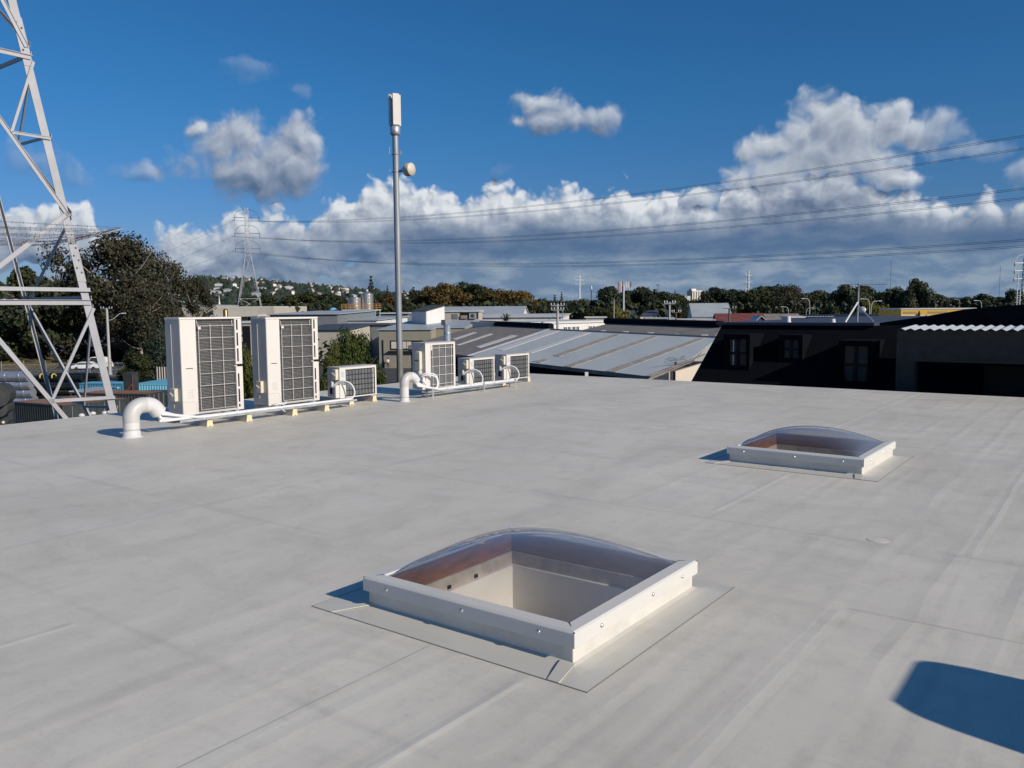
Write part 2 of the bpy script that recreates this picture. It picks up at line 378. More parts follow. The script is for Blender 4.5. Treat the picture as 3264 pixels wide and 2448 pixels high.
# ------------------------------------------------------------------ camera
cam = bpy.data.cameras.new('camera'); co = bpy.data.objects.new('camera', cam); COL.objects.link(co)
upc = Vector((0, sin(PITCH), cos(PITCH))); F = Vector((0, cos(PITCH), -sin(PITCH)))
Rv = Vector((1,0,0))*cos(ROLL)+upc*sin(ROLL); Uv = -Vector((1,0,0))*sin(ROLL)+upc*cos(ROLL)
mw = Matrix((Rv, Uv, -F)).transposed().to_4x4(); mw.translation = Vector((0,0,EYE)); co.matrix_world = mw
cam.sensor_width = 36; cam.lens = 36*FP/3264; cam.clip_start = .1; cam.clip_end = 20000
scene.camera = co

# ------------------------------------------------------------------ sun, sky, clouds
SUN_AZ, SUN_EL = RAD(127.5), RAD(26.5)
sd = bpy.data.lights.new('sun', 'SUN'); sd.energy = 4.3; sd.angle = RAD(.53); sd.color = (1,.90,.77)
so = bpy.data.objects.new('sun', sd); COL.objects.link(so)
sv = Vector((sin(SUN_AZ)*cos(SUN_EL), cos(SUN_AZ)*cos(SUN_EL), sin(SUN_EL)))
so.rotation_euler = sv.to_track_quat('Z', 'Y').to_euler(); so.location = sv*50+Vector((0,0,10))

SKY = .075
world = bpy.data.worlds.new('World'); scene.world = world; world.use_nodes = True
try: world.cycles.sampling_method = 'MANUAL'; world.cycles.sample_map_resolution = 256
except Exception: pass
nt = world.node_tree; N = nt.nodes; L = nt.links
for n in list(N): N.remove(n)
out = N.new('ShaderNodeOutputWorld'); bg = N.new('ShaderNodeBackground'); bg.inputs[1].default_value = SKY
L.new(bg.outputs[0], out.inputs[0])
sky = N.new('ShaderNodeTexSky'); sky.sky_type = 'NISHITA'; sky.sun_disc = False
sky.sun_elevation = SUN_EL; sky.sun_rotation = SUN_AZ; sky.altitude = 20; sky.air_density = 1.0; sky.dust_density = .4; sky.ozone_density = 2.5

class NB:
    def __init__(s, nt): s.N = nt.nodes; s.L = nt.links
    def put(s, sock, q):
        if isinstance(q, (int, float)): sock.default_value = q
        elif isinstance(q, tuple): sock.default_value = q
        else: s.L.new(q, sock)
    def m(s, op, a, b=None, c=None, clamp=False):
        x = s.N.new('ShaderNodeMath'); x.operation = op; x.use_clamp = clamp
        for i, q in enumerate((a, b, c)):
            if q is not None: s.put(x.inputs[i], q)
        return x.outputs[0]
    def vec(s, x, y, z=0.0):
        c = s.N.new('ShaderNodeCombineXYZ')
        for i, q in enumerate((x, y, z)): s.put(c.inputs[i], q)
        return c.outputs[0]
    def noise(s, v, scale, detail=6, rough=.55, color=False):
        n = s.N.new('ShaderNodeTexNoise'); n.noise_dimensions = '2D'; s.L.new(v, n.inputs['Vector']); n.inputs['Scale'].default_value = scale
        n.inputs['Detail'].default_value = detail; n.inputs['Roughness'].default_value = rough
        return n.outputs['Color' if color else 'Fac']
    def vor(s, v, scale, smooth=.6):
        n = s.N.new('ShaderNodeTexVoronoi'); n.voronoi_dimensions = '2D'; n.feature = 'SMOOTH_F1'; n.inputs['Smoothness'].default_value = smooth
        s.L.new(v, n.inputs['Vector']); n.inputs['Scale'].default_value = scale; return n.outputs['Distance']
    def mr(s, x, a, b, c, d, smooth=False):
        n = s.N.new('ShaderNodeMapRange'); n.interpolation_type = 'SMOOTHSTEP' if smooth else 'LINEAR'
        s.L.new(x, n.inputs[0])
        for i, q in enumerate((a, b, c, d)): n.inputs[i+1].default_value = q
        return n.outputs[0]
    def mix(s, f, a, b):
        x = s.N.new('ShaderNodeMix'); x.data_type = 'RGBA'; s.put(x.inputs[0], f); s.put(x.inputs[6], a); s.put(x.inputs[7], b)
        return x.outputs[2]

# cloud density as a function of direction (azimuth, elevation in degrees)
grp = bpy.data.node_groups.new('cloud_density', 'ShaderNodeTree')
grp.interface.new_socket('az', in_out='INPUT', socket_type='NodeSocketFloat')
grp.interface.new_socket('el', in_out='INPUT', socket_type='NodeSocketFloat')
for nm in ('density', 'bank', 'depth'): grp.interface.new_socket(nm, in_out='OUTPUT', socket_type='NodeSocketFloat')
g = NB(grp); gi = grp.nodes.new('NodeGroupInput'); go = grp.nodes.new('NodeGroupOutput')
az0, el0 = gi.outputs[0], gi.outputs[1]
p0 = g.vec(az0, el0)
wc = g.noise(p0, .45, 3, .5, True)
ws = grp.nodes.new('ShaderNodeSeparateXYZ'); grp.links.new(wc, ws.inputs[0])
az = g.m('ADD', az0, g.m('MULTIPLY', g.m('SUBTRACT', ws.outputs[0], .5), 1.5))
el = g.m('ADD', el0, g.m('MULTIPLY', g.m('SUBTRACT', ws.outputs[1], .5), 1.5))
p = g.vec(az, el)
fb = g.m('SUBTRACT', g.noise(p, .6, 7, .56), .5)
v1 = g.m('SUBTRACT', .45, g.vor(p, .36, .12))
v2 = g.m('SUBTRACT', .42, g.vor(p, .95, .15))
v3 = g.m('SUBTRACT', .40, g.vor(p, 2.4, .2))
lump = g.m('ADD', g.m('MULTIPLY', v1, 1.15), g.m('MULTIPLY', v2, .55))
lump = g.m('ADD', lump, g.m('MULTIPLY', v3, .24))
tex = g.m('ADD', g.m('MULTIPLY', fb, .55), lump)
# bank outline
top = [(-120,760),(0,670),(60,640),(150,645),(230,650),(290,665),(330,720),(400,745),(480,745),(560,735),(620,720),(690,705),(745,690),(800,660),(870,650),(940,655),(1010,650),(1080,640),(1150,605),(1200,588),(1260,575),(1330,590),(1400,600),(1520,590),(1640,588),(1760,595),(1840,603),(1950,600),(2060,612),(2140,608),(2230,618),(2290,600),(2340,560),(2400,545),(2460,520),(2540,480),(2620,460),(2700,470),(2760,500),(2800,560),(2840,620),(2900,618),(2960,622),(3080,645),(3264,615),(3400,600),(3700,640)]
top = [(u, v) for i, (u, v) in enumerate(top) if i == 0 or u > max(q[0] for q in top[:i])]
fc = grp.nodes.new('ShaderNodeFloatCurve'); cv = fc.mapping.curves[0]
AZL, AZR = -40., 44.
pts = []
for u, v in top:
    a, e = azel(u, v); pts.append(((a-AZL)/(AZR-AZL), max(0, e/20)))
pts = [q for q in pts if 0.01 < q[0] < .99]
cv.points[0].location = (0, .25); cv.points[1].location = (1, .33)
for q in pts: cv.points.new(*q)
for q in cv.points: q.handle_type = 'AUTO'
fc.mapping.update()
grp.links.new(g.mr(az, AZL, AZR, 0, 1), fc.inputs['Value'])
H = g.m('MULTIPLY', fc.outputs[0], 20)
depth = g.m('SUBTRACT', H, el)
bank = g.m('MULTIPLY', depth, .42, clamp=False)
bank = g.m('MINIMUM', bank, 1.2)
# the bank only exists in front; elsewhere broken cumulus near the horizon
frontg = g.mr(g.m('ABSOLUTE', az0), 46, 60, 1, 0)
bank = g.m('SUBTRACT', bank, g.m('MULTIPLY', g.m('SUBTRACT', 1, frontg), 1.1))
# gaps of blue under the left part of the bank
gapn = g.noise(g.vec(g.m('MULTIPLY', az, .55), el), .55, 5, .6)
gap = g.mr(gapn, .44, .60, 0, 1)
low = g.mr(depth, 2.2, 4.6, 0, 1)
left = g.mr(az0, -26, 2, 1, 0.15)
bank = g.m('SUBTRACT', bank, g.m('MULTIPLY', g.m('MULTIPLY', gap, low), g.m('MULTIPLY', left, 1.9)))
blobs = [(700,460,85,75,.92),(795,450,85,80,.95),(880,500,100,90,.95),(965,445,76,72,.95),(800,540,190,100,.92),(930,540,90,85,.9),(720,540,100,80,.88),(632,412,34,26,.4),
         (1722,335,82,48,.9),(1745,385,80,42,.85),(1830,385,75,40,.85),(1920,375,70,45,.75),(1660,385,50,22,.45),
         (800,222,80,30,.15),(955,278,36,26,.14),(440,552,80,30,.24),(110,530,85,52,.26),(225,560,60,42,.25),(3100,475,110,30,.2),(3250,555,34,40,.4),(1600,535,36,18,.12),(2860,575,110,34,.3),(2990,430,95,55,.38),
         (2620,395,105,85,1),(2560,420,75,70,1),(2700,430,95,95,1),(2395,500,48,42,1),(2350,570,48,55,1),(2470,470,70,55,1),(2850,400,60,62,.9),(2905,420,62,50,.72),(2650,500,170,90,1),(2480,560,120,80,1),(2760,530,110,80,.95),(2240,640,90,30,1)]
bl = None; K = None
for (u, v, ru, rv, k) in blobs:
    a, e = azel(u, v)
    ra, re = ru/46.0, rv/46.0
    dx = g.m('MULTIPLY', g.m('SUBTRACT', az, a), 1/ra); dy = g.m('MULTIPLY', g.m('SUBTRACT', el, e), 1/re)
    r2 = g.m('SQRT', g.m('ADD', g.m('MULTIPLY', dx, dx), g.m('MULTIPLY', dy, dy)))
    q = g.m('MULTIPLY', g.m('SUBTRACT', 1.12, r2), 1.25)
    kk = g.mr(r2, 1.3, 1.9, k, 0)
    bl = q if bl is None else g.m('MAXIMUM', bl, q)
    K = kk if K is None else g.m('MAXIMUM', K, kk)
bl = g.m('MAXIMUM', bl, -2)
isb = g.m('GREATER_THAN', bank, bl)
dens = g.m('MAXIMUM', bank, bl)
d = g.m('ADD', dens, g.m('MULTIPLY', tex, .80))
grp.links.new(d, go.inputs[0]); grp.links.new(isb, go.inputs[1]); grp.links.new(depth, go.inputs[2])
grp.interface.new_socket('strength', in_out='OUTPUT', socket_type='NodeSocketFloat')
grp.links.new(g.m('MAXIMUM', K, isb), go.inputs[3])

w = NB(nt)
tc = N.new('ShaderNodeTexCoord'); sp = N.new('ShaderNodeSeparateXYZ'); L.new(tc.outputs['Generated'], sp.inputs[0])
azd = w.m('MULTIPLY', w.m('ARCTAN2', sp.outputs[0], sp.outputs[1]), 180/pi)
eld = w.m('MULTIPLY', w.m('ARCSINE', sp.outputs[2]), 180/pi)
def inst(a, e):
    n = N.new('ShaderNodeGroup'); n.node_tree = grp; w.put(n.inputs[0], a); w.put(n.inputs[1], e); return n.outputs
D0 = inst(azd, eld)
D1 = inst(w.m('ADD', azd, .30), w.m('ADD', eld, .50))
rel = w.m('SUBTRACT', D0[0], D1[0])
isb = D0[1]; notb = w.m('SUBTRACT', 1, isb)
alpha = w.mr(D0[0], .0, .42, 0, 1, True)
softa = w.mr(D0[0], -.1, .9, 0, 1, True)
alpha = w.mix(isb, softa, alpha) if False else w.m('ADD', w.m('MULTIPLY', isb, alpha), w.m('MULTIPLY', notb, softa))
dep = D0[2]
# rim of the bank is bright and lumpy, its body soft and shaded, its foot streaky
rim = w.mr(dep, .6, 3.4, 1, 0, True)
gain = w.m('MULTIPLY_ADD', w.m('MULTIPLY', rim, isb), .46, .34)
lit = w.m('MULTIPLY_ADD', rel, gain, .42)
body = w.noise(w.vec(w.m('MULTIPLY', azd, .5), eld), .55, 5, .55)
body = w.mr(body, .35, .68, -.20, .20)
base = w.m('ADD', w.m('MULTIPLY', rim, .30), w.m('MULTIPLY', w.m('SUBTRACT', 1, rim), w.m('MULTIPLY_ADD', w.mr(dep, 3, 7, 0, 1), -.16, .0)))
lit = w.m('ADD', lit, w.m('MULTIPLY', isb, w.m('ADD', base, w.m('MULTIPLY', body, w.m('SUBTRACT', 1, w.m('MULTIPLY', rim, .6))))))
bp = w.m('MULTIPLY', notb, w.m('MULTIPLY', w.mr(D0[0], .2, 1.4, .30, .0), w.mr(azd, 8, 12, .15, 1)))
# small free clouds: pale tops, grey undersides
und = w.m('MULTIPLY', w.m('MULTIPLY', notb, w.mr(azd, 8, 12, 1, 0)), w.mr(w.m('SUBTRACT', eld, w.mr(azd, -6, 0, 8.6, 11.6)), -.9, 1.5, -.22, .03))
bp = w.m('ADD', bp, und)
lit = w.m('ADD', lit, bp)
# dim toward the right, where the cloud layer thickens
lit = w.m('ADD', lit, w.m('MULTIPLY', w.mr(azd, 14, 30, 0, -.16), isb))
lit = w.m('MAXIMUM', w.m('MINIMUM', lit, 1), 0)
ramp = N.new('ShaderNodeValToRGB'); e = ramp.color_ramp.elements
e[0].position = 0; e[0].color = (.085,.135,.235,1); e[1].position = 1; e[1].color = (.74,.77,.81,1)
q = e.new(.25); q.color = (.19,.245,.35,1)
q = e.new(.5); q.color = (.34,.39,.48,1)
q = e.new(.75); q.color = (.52,.57,.64,1)
L.new(lit, ramp.inputs[0])
wv = w.m('MULTIPLY', w.m('SUBTRACT', w.noise(w.vec(w.m('MULTIPLY', azd, .12), 0.0), 1.0, 3), .5), 2.4)
ew = w.m('ADD', eld, wv)
stre = w.noise(w.vec(w.m('MULTIPLY', azd, .30), ew), .95, 6, .6)
st = w.mr(stre, .40, .68, 0, 1)
band = w.m('MULTIPLY', w.mr(ew, 2.9, 4.0, 0, 1, True), w.mr(ew, 5.0, 6.4, 1, 0, True))
lowl = w.mix(st, (.14,.225,.355,1), (.27,.345,.44,1))
lowc = w.mix(band, lowl, w.mix(st, (.088,.16,.29,1), (.14,.21,.33,1)))
lowf = w.m('MULTIPLY', w.mr(ew, 4.2, 6.6, 1, 0, True), w.mr(azd, -22, 0, .25, 1))
lowf = w.m('MULTIPLY', lowf, isb)
ccol = w.mix(lowf, ramp.outputs[0], lowc)
acol = w.m('MULTIPLY', alpha, D0[3])
acol = w.m('MAXIMUM', acol, w.m('MULTIPLY', w.m('MULTIPLY', lowf, w.mr(azd, -14, 4, .0, .95)), 1))
sc10 = N.new('ShaderNodeVectorMath'); sc10.operation = 'SCALE'; L.new(ccol, sc10.inputs[0]); sc10.inputs[3].default_value = 1/SKY
tint = N.new('ShaderNodeVectorMath'); tint.operation = 'MULTIPLY'
hs = N.new('ShaderNodeHueSaturation'); hs.inputs['Saturation'].default_value = 1.12; hs.inputs['Value'].default_value = 1.0
L.new(sky.outputs[0], hs.inputs['Color']); L.new(hs.outputs[0], tint.inputs[0])
L.new(w.mix(w.mr(eld, 0, 16, 0, 1, True), (.44,.58,1.0,1), (.29,.75,1.09,1)), tint.inputs[1])
fin = w.mix(acol, tint.outputs[0], sc10.outputs[0])
L.new(fin, bg.inputs[0])

scene.view_settings.view_transform = 'Standard'; scene.view_settings.look = 'None'
scene.view_settings.exposure = 0; scene.view_settings.gamma = 1
scene.render.engine = 'CYCLES'
try: scene.cycles.transparent_max_bounces = 16; scene.cycles.max_bounces = 8; scene.cycles.diffuse_bounces = 5
except Exception: pass

# ================================================================== OUR BUILDING
SK = [(-1.917, 3.024), (-1.952, 8.163)]          # near corners of the two skylights
SL_, SW_, SH_ = 1.355, 1.309, .165
hol = [(c[0]-SL_+.10, c[0]-.10, c[1]+.10, c[1]+SW_-.10) for c in SK]
SE, TE = -12.9, 16.78
bld = rthing('office_building', 'flat roofed building under the camera with a pale grey membrane roof', 'building', 0, 0, 0)
mb = MB()
ss = sorted({SE, 15.0} | {h[i] for h in hol for i in (0, 1)}); ts = sorted({-10.0, TE} | {h[i] for h in hol for i in (2, 3)})
def inhole(s, t): return any(h[0] < s < h[1] and h[2] < t < h[3] for h in hol)
idx = {}
for i, s in enumerate(ss):
    for j, t in enumerate(ts): idx[i, j] = len(mb.v); mb.v.append((s, t, 0))
for i in range(len(ss)-1):
    for j in range(len(ts)-1):
        if not inhole((ss[i]+ss[i+1])/2, (ts[j]+ts[j+1])/2):
            mb.f.append((idx[i, j], idx[i+1, j], idx[i+1, j+1], idx[i, j+1])); mb.sm.append(False)
obj('roof', mb, M['membrane'], bld)
mb = MB(); mb.box(SE, SE+.04, -10, TE, -8, -.06); mb.box(SE+.04, 15, TE-.04, TE, -8, -.06); mb.box(15-.04, 15, -10, TE-.04, -8, -.06); mb.box(SE+.04, 15-.04, -10, -9.96, -8, -.06)
obj('wall', mb, M['greywall'], bld)
mb = MB(); mb.tube([(SE-.0, -10, -.03), (SE-.0, TE, -.03), ], .035, 8); mb.tube([(SE, TE, -.03), (15, TE, -.03)], .035, 8)
obj('edge_trim', mb, M['curbm'], bld)
# small round patch on the membrane
s_, t_, _ = [*RS(2800, 1722, t=None, s=1)] if False else (0, 0, 0)
pq = PZ(2800, 1722, ROOF)
pa = thing('roof_patch', 'small round membrane patch right of the nearer skylight', 'patch', (pq.x, pq.y, ROOF), -TH)
mb = MB(); mb.lathe([(0.001, .0022), (.068, .0022), (.069, .0003)], 24, smooth=False)
obj('disc', mb, M['membrane'], pa)
mb = MB(); mb.lathe([(.069, .0018), (.073, .0020), (.076, .0003)], 24, smooth=False)
obj('rim', mb, M['membrane2'], pa)

# ------------------------------------------------------------------ skylights
def skylight(c, label, ft):
    t = rthing('skylight', label, 'skylight', c[0]-SL_/2, c[1]+SW_/2, 0, 'domed skylights on the grey roof')
    hx, hy = SL_/2, SW_/2
    def ring(ox, oy, ix, iy, z0, z1):
        m = MB()
        m.v = [(sx*x, sy*y, z) for z in (z0, z1) for x, y in ((ox, oy), (ix, iy)) for sx, sy in ((-1,-1),(1,-1),(1,1),(-1,1))]
        for k in range(4):
            k2 = (k+1) % 4
            m.f += [(k, k2, 8+k2, 8+k), (4+k, 12+k, 12+k2, 4+k2), (8+k, 8+k2, 12+k2, 12+k), (k, 4+k, 4+k2, k2)]
        m.sm = [False]*len(m.f); return m
    # flashing skirt on the roof, welded at the curb with a small cove
    L0, L1, T0, T1 = ft
    m = MB(); z = .0025
    outer = [(-L0, -T0), (L1, -T0), (L1, T1), (-L0, T1)]
    n = 14; rings = []
    cx, cy = hx-.035, hy-.035
    inner = [(-cx, -cy), (cx, -cy), (cx, cy), (-cx, cy)]
    lv = [(0, z), (.55, z+.001), (.82, z+.005), (.93, z+.012), (1.0, z+.045)]
    for k, (f, zz) in enumerate(lv):
        for a, b in zip(outer, inner): m.v.append((a[0]+(b[0]-a[0])*f, a[1]+(b[1]-a[1])*f, zz))
    for k in range(4): m.v.append((outer[k][0], outer[k][1], 0))
    for r in range(len(lv)-1):
        for k in range(4):
            k2 = (k+1) % 4; m.f.append((r*4+k, r*4+k2, r*4+4+k2, r*4+4+k))
    b0 = 4*len(lv)
    for k in range(4): m.f.append((b0+k, b0+(k+1) % 4, (k+1) % 4, k))
    m.sm = [False]*len(m.f)
    fl_ = obj('flashing', m, M['membrane2'], t)
    m = MB(); e1_ = .0045
    for (xa, xb, ya, yb) in ((-L0-e1_, L1+e1_, -T0-e1_, -T0), (L1, L1+e1_, -T0, T1), (-L0-e1_, -L0, -T0, T1)): m.box(xa, xb, ya, yb, .0003, .0036)
    obj('edge_strip', m, M['edgestrip'], fl_)  # added dark strip, hides the sunlit edge of the flashing
    # overlapping corner strips of the flashing and its edge lines
    m = MB()
    m.slab([(-L0+.01, -T0-.004, .0065), (-cx-.10, -T0-.004, .0065), (-cx+.02, -cy-.01, .016), (-cx+.01, -cy+.0, .018)], .004)
    obj('corner_strip', m, M['membrane2'], t); m = MB()
    m.slab([(cx-.05, -cy-.02, .018), (cx+.03, -cy-.02, .018), (L1-.14, -T0-.002, .0065), (L1-.20, -T0-.002, .0065)], .004)
    obj('corner_strip', m, M['membrane2'], t)
    obj('curb', ring(hx-.022, hy-.022, hx-.085, hy-.085, 0, SH_-.062), M['curbm'], t, .004)
    fr = MB()
    # four mitred frame rails as one frame part: outer face with a drip edge, sloping top
    prof = [(0, .0), (0, .068), (.012, .078), (.082, .080), (.086, .074), (.084, .060), (.018, .056), (.014, .0)]
    pr = [(o, zz+SH_-.076) for o, zz in prof]
    for o, zz in pr:
        for sx, sy in ((-1,-1),(1,-1),(1,1),(-1,1)): fr.v.append((sx*(hx-o), sy*(hy-o), zz))
    for i in range(len(pr)):
        j = (i+1) % len(pr)
        for k in range(4): fr.f.append((i*4+k, i*4+(k+1) % 4, j*4+(k+1) % 4, j*4+k))
    fr.sm = [False]*len(fr.f)
    f = obj('frame', fr, M['flash'], t, .003)
    # dark mitre joints
    for k, (sx, sy) in enumerate(((-1,-1),(1,-1),(1,1),(-1,1))):
        m = MB(); m.bar((sx*(hx-.002), sy*(hy-.002), SH_-.004), (sx*(hx-.082), sy*(hy-.082), SH_+.0045), .0035, .004)
        obj('mitre_joint', m, M['black'], f)
    for sgn, ax, ps in ((-1, 1, (-.50, .02, .48)), (1, 0, (-.42, .1, .45))):
        for q_ in ps:
            m = MB()
            if ax: m.lathe([(0.0005, .008), (.008, .006), (.011, 0)], 10, M=Matrix.Translation((q_, -hy-.0005, SH_-.04)) @ Matrix.Rotation(pi/2, 4, 'X'))
            else: m.lathe([(0.0005, .008), (.008, .006), (.011, 0)], 10, M=Matrix.Translation((hx+.0005, q_, SH_-.04)) @ Matrix.Rotation(pi/2, 4, 'Y'))
            obj('screw', m, M['screw'], f)
    # inner well: timber lining, pale batten, white shaft, all open to below
    ix, iy = hx-.086, hy-.086
    obj('timber_lining', ring(ix, iy, ix-.02, iy-.02, .035, SH_-.018), M['wood'], t)
    b = obj('batten', ring(ix, iy, ix-.032, iy-.032, -.045, .034), M['strip'], t)
    for q_ in (-.35, -.1, .15):
        m = MB(); m.box(-ix+.032, -ix+.042, q_, q_+.026, -.038, -.018); obj('clip', m, M['black'], b)
    sh = ring(ix+.0, iy+.0, ix-.055, iy-.055, -1.5, -.046)
    sh.box(-ix, ix, -iy, iy, -1.54, -1.505)
    obj('shaft', sh, M['shaft'], t)
    # dome: flat lip, then a bulge
    m = MB(); n = 40; ex, ey = hx-.075, hy-.075
    for sgn in (0,):
        for i in range(n+1):
            for j in range(n+1):
                u, v = 2*i/n-1, 2*j/n-1
                f_ = max(0, 1-u*u)*max(0, 1-v*v)
                bz = .185*min(1, f_)**.62 if f_ > 0 else 0
                e_ = min(1, min(1-abs(u), 1-abs(v))/.10); e_ = e_*e_*(3-2*e_)
                m.v.append((u*ex, v*ey, SH_-.008+bz*e_))
    for i in range(n):
        for j in range(n):
            a = i*(n+1)+j; m.f.append((a, a+n+1, a+n+2, a+1)); m.sm.append(True)
    obj('dome', m, M['dome'], t)
    return t
hx0, hy0 = SL_/2, SW_/2
def stloc(u, v, c):
    q_ = PZ(u, v, ROOF); q2 = Vector((q_.x, q_.y)); return q2.dot(A2)-(c[0]-SL_/2), q2.dot(B2)-(c[1]+SW_/2)
f1 = (hx0+.22, hx0+.165, hy0+.165, hy0+.14)
skylight(SK[0], 'nearer domed skylight, its open white shaft and brown lining showing through the dome', f1)
skylight(SK[1], 'farther domed skylight, small in the view, with dark brown interior', (hx0+.16, hx0+.16, hy0+.17, hy0+.15))

# ------------------------------------------------------------------ big air conditioners
FS = -10.75
BZ = .125
def bx(name, parent, mt, x0, x1, y0, y1, z0, z1, bevel=0, label=None):
    m = MB(); m.box(x0, x1, y0, y1, z0, z1); return obj(name, m, mt, parent, bevel, label)
def isolator(parent, x, y, z, w=.075, h=.17, d=.05, mt=None):
    # switch box standing off the end panel (faces -y), with rotary lever
    b = bx('isolator_box', parent, mt or M['cream2'], x-w, x, y-d, y, z, z+h, .006)
    m = MB(); m.bar((x-w*.5-.05, y-d-.008, z+h*.62), (x-w*.5+.02, y-d-.008, z+h*.45), .018, .016); obj('lever', m, M['cream2'], b)
    return b
def big_unit(label, u0, u1, fs, group):
    s0, t0, top = RS(u0, 1012, s=fs); _, t1, _2 = RS(u1, 1012, s=fs)
    Wd = t1-t0; D = .37; H = top-BZ
    r = rthing('air_conditioner', label, 'air conditioner', fs, t0, BZ, group)
    pw = .245*Wd; c0, c1 = .262*Wd, .872*Wd
    # casing: ends, panel, top, base, back
    m = MB()
    m.box(-D, 0, 0, pw, 0, H-.03)                       # compressor side
    m.box(-D, 0, c1+.012, Wd, 0, H*.468); m.box(-D, -.03, c1+.012, Wd, H*.468, H*.49); m.box(-D, 0, c1+.012, Wd, H*.49, H-.03)
    m.box(-D, -D+.02, pw, c1+.012, 0, H-.03); m.box(-D+.02, -.004, pw, c1+.012, 0, .03)
    obj('casing', m, M['shell'], r, .004)
    bx('top_cover', r, M['cream'], -D-.006, .008, -.006, Wd+.006, H-.03, H, .006)
    bx('front_panel', r, M['cream'], .0005, .007, .004, pw, .0, H-.032, .003)
    # coil: folded fins behind the guard
    m = MB(); nf = 62; zz0, zz1 = .035, H-.035
    m.box(-.13, -.065, pw+.004, c1+.008, zz0, zz1)
    for k in range(nf):
        z = zz0+(zz1-zz0)*(k+.5)/nf; dz = .0035
        m.add([(-.064, pw+.004, z-dz), (-.064, c1+.008, z-dz), (-.042, c1+.008, z-dz-.004), (-.042, pw+.004, z-dz-.004),
               (-.064, pw+.004, z+dz), (-.064, c1+.008, z+dz), (-.042, c1+.008, z+dz-.004), (-.042, pw+.004, z+dz-.004)],
              [(0,1,2,3),(7,6,5,4),(0,4,5,1),(3,2,6,7)])
    obj('coil', m, M['finbig'], r)
    m = MB(); x = -.012; wy0, wy1 = c0+.01, c1+.004
    ztop = H-.125
    for f_ in (.045, .36, .69): m.tube([(x, wy0+(wy1-wy0)*f_, .05), (x, wy0+(wy1-wy0)*f_, ztop+.02)], .0042, 6)
    for k in range(9-1):
        z = ztop-(ztop-.055)*k/7
        m.tube([(x+.008, wy0+.02 if k % 3 else wy0, z), (x+.008, wy1, z)], .0034, 6)
    m.tube([(x, wy0+.015, ztop+.02), (x, wy0, H-.05)], .005, 6); m.tube([(x, wy1-.02, ztop), (x, wy1-.03, H-.05)], .005, 6)
    obj('guard', m, M['cream'], r)
    m = MB(); m.box(-.004, .012, wy0+.01, wy0+.055, ztop-.05, ztop-.012); obj('sensor_clip', m, M['cream'], r, .003)
    # slotted strip
    sl = bx('slot_panel', r, M['cream'], .0005, .006, c1+.014, Wd-.002, 0, H*.466, .002)
    sl2 = bx('slot_panel', r, M['cream'], .0005, .006, c1+.014, Wd-.002, H*.492, H-.034, .002)
    ym = (c1+Wd)/2-.012
    for par, segs in ((sl2, ((.52,.66), (.69,.83), (.86,.97))), (sl, ((.03,.06), (.085,.225), (.25,.39)))):
        for a, b_ in segs:
            m = MB(); m.box(.0062, .0072, ym-.013, ym+.013, H*a, H*b_); obj('slot', m, M['black'], par)
    m = MB(); m.box(-.05, .012, Wd-.07, Wd+.012, H*.468, H*.488); obj('grab_recess', m, M['black'], r)
    # handle, louvres, service plate on the front panel
    fp = r
    m = MB(); m.box(.007, .010, pw*.28, pw*.72, H*.475, H*.482); obj('handle', m, M['black'], fp)
    m = MB()
    for k in range(5): m.box(.007, .0105, pw*.33, pw*.72, H*(.175+.019*k), H*(.175+.019*k)+.005)
    obj('louvre', m, M['shell'], fp)
    m = MB(); z1 = H*.135
    m.tube([(.0075, pw*.05, z1), (.0075, pw*.75, z1), (.0075, pw*.88, z1-.04), (.0075, pw*.88, .02)], .0028, 5); obj('service_cover', m, M['shell'], fp)
    for k in (.12, .3, .55, .8):
        m = MB(); m.lathe([(.0005,.004),(.005,.003),(.006,0)], 8, M=Matrix.Translation((.0072, pw-.012, H*k)) @ Matrix.Rotation(pi/2, 4, 'Y')); obj('screw', m, M['screw'], fp)
    # end panel: conduit, isolator
    m = MB(); m.tube([(-.20, -.012, H*.93), (-.20, -.008, .10)], .0045, 8); obj('conduit', m, M['shell'], r)
    isolator(r, -.10, -.001, H*.145, .12, .185, .055)
    for yy in (.12, Wd-.16):
        m = MB(); m.box(-D-.03, .03, yy, yy+.05, -.022, -.001); obj('foot', m, M['galv'], r)
    return r, t0, t1, H
M['finbig'] = mat('louvred_coil', (.20,.195,.19), .5, .2, var=.15, scale=20)
uA = big_unit('left one of the two tall cream air conditioners, next to the larger white pipe bend', 570, 767, FS, 'tall air conditioners at the roof edge')
uB = big_unit('right one of the two tall cream air conditioners, beside the lone small one', 846, 1011, FS+.0, 'tall air conditioners at the roof edge')

